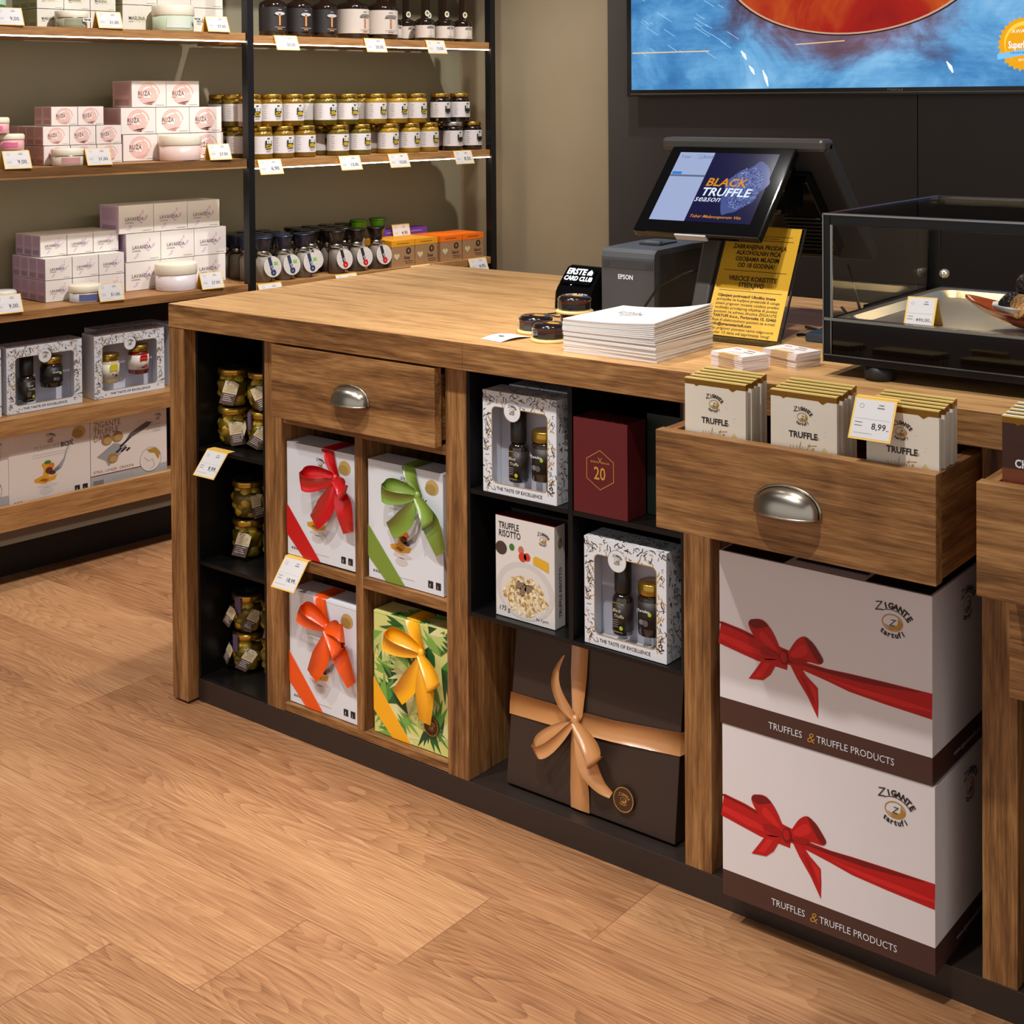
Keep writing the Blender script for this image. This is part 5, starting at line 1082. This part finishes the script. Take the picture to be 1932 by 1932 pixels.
# ================================================================ jars on the middle right shelf
def jar(c, lidm=None, content=True):
    g = empty('jar'); r, h = .0405, .110; mb = MB(); mb.lathe([(0, 0), (r*.92, 0), (r, .004), (r, h*.76), (r*.86, h*.86), (0, h*.86)], mat('jar_fill_'+c, dict(olive=(92, 78, 16), gold=(150, 116, 30), mixed=(116, 84, 18), dark=(26, 18, 16))[c], .18, coat=.5), n=26)
    if content and c != 'dark':
        rg = random.Random(len(c))
        for k in range(16): t = k*2.4; z = (.014, .086)[k % 2]; mb.ball((r*.68*cos(t), r*.68*sin(t), z), .0125, olv[(k+len(c)) % 4] if not (c == 'mixed' and k % 4 == 0) else mat('pepper_red', (170, 40, 16), .25), 8)
    mb.build('glass', g)
    MB().lathe([(0, h*.86), (r*.93, h*.86), (r*.95, h*.875), (r*.95, h*.965), (r*.9, h), (0, h)], lidm or lidG, n=26).build('lid', g)
    mb = MB(); n = 16; mb.add([(r*1.01*sin(t), -r*1.01*cos(t), z) for z in (h*.16, h*.70) for t in [R(-110+190*i/n) for i in range(n+1)]], [(i, i+1, n+2+i, n+1+i) for i in range(n)], mat('jar_label_white', (212, 204, 204), .55), True)
    cc = R(2); N = Vector((sin(cc), -cos(cc), 0)); a = Art(mb, N*(r*1.02), (cos(cc), sin(cc), 0), (0, 0, 1)); dk2 = mat('label_dark_green', (34, 40, 26), .5)
    a.rect(-.013, h*.36, .014, h*.57, dk2, 4)
    for u_ in (-.006, .001, .007): a.rect(u_, h*.47, u_+.004, h*.57, whiteP, 5)
    for (u_, v_) in ((-.005, .40), (.003, .41), (.008, .38), (.000, .36)): a.ell(u_, h*v_, .0055, .0045, olv[1] if c != 'dark' else ink, 6, 9)
    a.rect(-.012, h*.30, .014, h*.32, dk2, 4); a.rect(-.008, h*.25, .011, h*.262, grey, 4); a.rect(-.010, h*.215, .012, h*.224, grey, 4); a.rect(-.004, h*.62, .006, h*.65, dk2, 4)
    b = Art(mb, Vector((sin(R(-62)), -cos(R(-62)), 0))*(r*1.02), (cos(R(-62)), sin(R(-62)), 0), (0, 0, 1)); b.lines(-.007, .007, h*.62, 6, .008, grey, .001, .3)
    mb.build('label', g); return g
jm, jo, jg, jd = jar('mixed'), jar('olive'), jar('gold'), jar('dark'); js = jar('dark', mat('silver_foil_lid', (190, 186, 180), .3, .9)); JG = 'preserve jars on the middle wall shelf'; zj = 1.2312
L1 = [(1.022, jm), (1.113, jm), (1.207, jm), (1.357, jo), (1.459, jo), (1.594, jg), (1.700, jg), (1.795, jg), (1.922, js), (2.026, jd)]
for i, (s, p_) in enumerate(L1): sh(p_, s, 1.045, zj, '%s jar of the front lower row, middle right shelf%s' % (ORD[i], ', dark contents' if p_ in (jd, js) else ''), 'jar', JG)
for i, s in enumerate((1.344, 1.594, 1.930)): sh((jo, jg, jd)[i], s, 1.129, zj, 'jar behind a gap of the lower row, %s of three, middle right shelf' % ('left', 'middle', 'right')[i], 'jar', JG)
L2_ = [(.985, jm), (1.072, jm), (1.165, jm), (1.311, jo), (1.410, jo), (1.545, jg), (1.648, jg), (1.745, jg), (1.868, jd), (1.972, jd)]
for i, (s, p_) in enumerate(L2_): sh(p_, s, 1.056, zj+.1105, '%s jar of the upper row, middle right shelf%s' % (ORD[i], ', dark contents' if p_ is jd else ''), 'jar', JG)
for i, s in enumerate((1.303, 1.549)): sh((jo, jg)[i], s, 1.139, zj+.1105, 'jar set back in the %s gap of the upper row, middle right shelf' % ('left', 'right')[i], 'jar', JG)
for i, (s, o_, lv) in enumerate(((.988, 1.236, 0), (.988, 1.236, 1), (.998, 1.142, 0), (.990, 1.148, 1))):
    sh(jo, s, o_, zj+.1105*lv, 'jar seen just left of the black post, %s, %s' % ('behind' if i < 2 else 'in front', 'on top' if lv else 'underneath'), 'jar', JG)

# ================================================================ salt grinders
steelc = mat('grinder_steel', (190, 180, 170), .25, 1.); clr = glass('clear_cap', (225, 230, 236), .3, .1)
def grinder(cc, name, disc=None):
    g = empty('grinder'); r = .0285
    MB().lathe([(0, .001), (r*.95, .001), (r*.97, .076), (.018, .086), (0, .086)], mat('salt_'+name, dict(blue=(150, 140, 128), black=(120, 108, 98), green=(160, 150, 130))[name], .6), n=22).build('salt', g)
    MB().lathe([(0, 0), (r, 0), (r+.001, .003), (r+.001, .078), (.0195, .090), (.0195, .092)], gl, n=22).build('glass', g)
    MB().lathe([(0, .092), (.021, .092), (.021, .107), (0, .107)], steelc, n=24).build('collar', g)
    MB().lathe([(0, .107), (.0225, .107), (.0320, .146), (.0330, .147), (.0335, .150), (0, .151)], cc, n=26).build('cap', g)
    mb = MB(); mb.lathe([(.0338, .1445), (.0345, .1515), (.031, .1535), (0, .1538)], clr, n=26); mb.build('cap_cover', g)
    if disc:
        x, sc, green = disc; mb = MB(); mb.T = Matrix.Translation((x, -r-.006, .052)) @ Matrix.Rotation(R(90), 4, 'X') @ Matrix.Rotation(R(-8), 4, 'X'); mb.lathe([(0, -.0005), (.036, -.0005), (.036, .0006), (0, .0006)], mat('wood_print_disc', (206, 196, 190), .5), n=30, smooth=False)
        a = mb.art((0, 0, .0007), (1, 0, 0), (0, 1, 0))
        for v in (-.02, -.008, .004, .016): a.rect(-.029, v, .029, v+.0006, lgrey, 1)
        a.strip([(-.012, .033), (0, -.022)], .013, sc, 2); a.ell(.001, -.020, .011, .011, sc, 2.5); a.text('Sol', -.009, .003, .014, white, 3, rot=R(-65)); a.text('A', .001, -.024, .009, white, 3, 'c')
        if green: a.rect(.006, .006, .022, .015, mat('green_sticker', (120, 190, 60), .5), 3)
        if green is None: a.ell(.001, -.020, .011, .011, mat('red_seal', (196, 20, 24), .4), 3); a.text('A', .001, -.024, .009, white, 4, 'c')
        mb.build('tag', g)
        MB().tube([(-.021, -.006, .095), (-.012, -.024, .093), (x*.5, -.030, .088), (x, -.033, .086), (.016, -.020, .094), (.021, -.006, .096)], .0008, mat('cotton_string', (214, 200, 170), .8), 5).build('string', g)
    return g
bl1 = mat('navy_cap', (34, 48, 84), .3, coat=.3); bk1 = mat('black_grinder_cap', (32, 24, 24), .3, coat=.3); gn1 = mat('lime_cap', (110, 200, 20), .3, coat=.3); nv = mat('navy_strip', (40, 52, 84), .5)
gB, gBd, gBd2 = grinder(bl1, 'blue'), grinder(bl1, 'blue', (.010, nv, 1)), grinder(bl1, 'blue', (.014, nv, 1)); gK, gKd = grinder(bk1, 'black'), grinder(bk1, 'black', (.010, ink, None)); gKt = grinder(bk1, 'black', (-.006, ink, 0)); gG = grinder(gn1, 'green')
GG = 'salt grinders on the wall shelf'; zg = .8115
for i, (s, p_) in enumerate(((1.022, gBd2), (1.107, gBd), (1.193, gBd))): sh(p_, s, 1.038, zg, 'navy capped salt grinder with a round wooden print tag, %s of three in front' % ('left', 'middle', 'right')[i], 'grinder', GG)
for r_ in range(1, 4):
    for c_ in range(3): sh(gB, 1.000+.071*c_+.008*r_, 1.040+.070*r_, zg, 'navy capped salt grinder, row %s behind the tagged front three, %s' % (('two', 'three', 'four')[r_-1], ('left', 'middle', 'right')[c_]), 'grinder', GG)
for i, s in enumerate((1.335, 1.428, 1.520)): sh(gKd, s, 1.032, zg, 'black capped salt grinder with red sealed round tag, %s of three in front' % ('left', 'middle', 'right')[i], 'grinder', GG)
for r_ in range(1, 4):
    for c_ in range(4 if r_ == 3 else 3): sh(gKt if (r_ == 1 and c_ == 0) else gK, 1.262+.078*c_+.014*r_, 1.034+.070*r_, zg, 'black capped salt grinder, row %s behind the front three, %s' % (('two', 'three', 'four')[r_-1], ORD[c_]), 'grinder', GG)
for i, s in enumerate((1.585, 1.680)): sh(gG, s, 1.21, zg+.012, 'lime green capped grinder in the back row, %s' % ('left', 'right')[i], 'grinder', GG)
# ================================================================ soap boxes
def soap(c, cd, word, key, h=.096):
    mb = MB(); w, d = .112, .075; kb = mat('kraft_box', (160, 120, 82), .6); mb.box(0, w, 0, d, 0, h, kb); m1 = mat('soap_'+key, c, .5); mb.box(-.0006, w+.0006, -.0006, d, h-.022, h+.0006, m1); a = mb.art((0, -.0006, 0), (1, 0, 0), (0, 0, 1))
    a.rect(.025, h-.013, .085, h-.010, mat('soap_dark_'+key, cd, .5), 1); a.ell(.082, .056, .0125, .0125, mat('stamp_brown', (62, 40, 26), .6), 1); a.ell(.082, .056, .004, .006, kb, 2); a.text(word, .060, .026, .017, ink, 1, bold=.01, sx=.9); a.rect(.062, .017, .104, .0185, ink, 1); a.rect(.066, .010, .104, .0115, ink, 1)
    s_ = mat('soap_white', (206, 190, 150), .5); a.poly([(.024+.014*(16*sin(t)**3)/16, .038+.014*(13*cos(t)-5*cos(2*t)-2*cos(3*t)-cos(4*t))/16) for t in [2*pi*i/24 for i in range(24)]], s_, 1); return mb.build('soap_box')
sy = soap((222, 150, 28), (150, 90, 10), 'Soap', 'amber'); so = soap((240, 112, 12), (150, 50, 0), 'Sapun', 'orange'); spu = soap((96, 54, 150), (160, 130, 200), 'Soap', 'purple', .120); SG = 'soap boxes on the wall shelf'; zs = .8115
for r_ in range(2):
    for i, s in enumerate((1.556, 1.672)):
        if r_ and i == 0 and r_ > 1: continue
        sh(sy, s+.012, 1.0+.0765*r_, zs, 'amber topped kraft soap box, %s column, %s' % (('left', 'right')[i], ('front', 'second row', 'third row')[r_]), 'soap', SG)
    for i, s in enumerate((1.802, 1.920)): sh(so, s+.010, 1.0+.0765*r_, zs, 'orange topped kraft soap box, %s column, %s' % (('left', 'right')[i], ('front', 'second row', 'third row')[r_]), 'soap', SG)
for i, s in enumerate((1.655, 1.775)): sh(spu, s, 1.158, zs, 'taller purple topped kraft soap box behind the amber ones, %s' % ('left', 'right')[i], 'soap', SG)
# hanging price flags along the right bay
for (s, z, p_, nm) in ((1.031, 1.6503, '20,00', 'left black labelled bottle, top shelf'), (1.425, 1.6503, '20,00', 'large stone labelled bottles, top shelf'), (1.722, 1.6503, '13,00', 'small bottles, top shelf'),
        (.958, 1.2313, '6,90', 'leftmost lower jars, middle shelf'), (1.304, 1.2313, '13,00', 'central jars, middle shelf'), (1.532, 1.2313, '10,00', 'gold jars, middle shelf'), (1.860, 1.2313, '8,50', 'dark jars at the shelf end'),
        (.955, .8118, '7,50', 'navy grinders'), (1.285, .8118, '7,50', 'black grinders'), (1.640, .8118, '4,90', 'amber soap boxes'), (1.935, .8118, '4,90', 'orange soap boxes')):
    mb = flag(.096, .054, p_, 22, .006); o = mb.build('price_card', loc=SP(s, .9785, z), rotz=SA); tag(o, 'price card hanging over the shelf edge below the %s' % nm, 'price card', GP)
mb = flag(.088, .054, '4,90', 12, .006); o = mb.build('price_card', loc=SP(1.700, 1.152, .8115+.1205+.018), rotz=SA); tag(o, 'price card leaning on the purple soap boxes', 'price card', GP)
# ================================================================ flat cartons on the lowest shelf
mb = MB(); w, h = .262, .218; carton(mb, w, h, .06, mat('white_matt_carton', (222, 210, 202), .45), False); a = mb.art((0, 0, 0), (1, 0, 0), (0, 0, 1)); pleasure_front(a, w, h)
o = mb.build('gift_carton'); sh(o, .092, 1.018, .2325, 'flat white carton printed with pasta on a fork, on the lowest wall shelf', 'carton')
mb = MB(); w, h = .268, .218; carton(mb, w, h, .06, MATS['white_matt_carton'], False); a = mb.art((0, 0, 0), (1, 0, 0), (0, 0, 1)); tt = mat('title_brown', (130, 100, 76), .5)
for i, t in enumerate(('ZIGANTE', 'TRUFFLE', 'DAYS')): a.text(t, .010, .190-.021*i, .026, tt, 2, sx=.86)
logo(a, .235, .190, .014, ink, 2); a.lines(.155, .23, .188, 3, .006, lgrey, .001)
for i, t in enumerate(('international', 'gourmet', 'expo')): a.text(t, .245, .166-.010*i, .014, lgrey, 2, 'r')
a.poly([(.02, .10), (.05, .085), (.06, .065), (.10, .095), (.125, .12), (.08, .135), (.05, .118)], silverP, 2); a.poly([(.12, .135), (.20, .165), (.215, .178), (.195, .182), (.135, .155)], mat('handle_print', (96, 86, 84), .5), 3); a.strip([(.10, .118), (.14, .145)], .006, ink, 3)
for (u_, v_, r_) in ((.055, .148, .019), (.092, .152, .019), (.075, .088, .018)): a.ell(u_, v_, r_, r_*.85, mat('beige_truffle_print', (150, 116, 66), .5), 4); a.ell(u_+.003, v_-.003, r_*.7, r_*.55, mat('beige_truffle_print2', (176, 142, 90), .5), 5)
for k in range(8): a.ell(.09+.006*k, .105+.004*(k % 3), .005, .003, ink, 4, 8)
a.text('ISTRIA - LIVADE - CROATIA', .008, .050, .0115, tt, 2, sx=1.0); a.rect(0, .042, .19, .0445, redD, 2); a.rect(0, 0, w, .041, mat('grey_band_print', (170, 166, 166), .5), 1); a.ell(.208, .060, .038, .038, MATS['white_matt_carton'], 3, 30); a.ring(.208, .060, .038, .038, .0012, tt, 4); a.poly([(.195, .092), (.225, .095), (.243, .075), (.236, .055), (.222, .078), (.205, .082)], goldP, 5); a.strip([(.185, .07), (.20, .055), (.215, .06), (.222, .04), (.21, .03)], .001, tt, 5)
for i in range(14): a.rect(.008+.0026*i, .006, .008+.0026*i+.0012, .028, ink, 2)
a.lines(.07, .15, .028, 2, .007, grey, .0012); o = mb.build('gift_carton'); sh(o, .356, 1.018, .2325, 'flat white carton printed with a truffle slicer, TRUFFLE DAYS title, lowest wall shelf', 'carton')
sh(o, -.175, 1.022, .2325, 'flat white carton at the left edge of the lowest shelf, cut by the frame', 'carton')
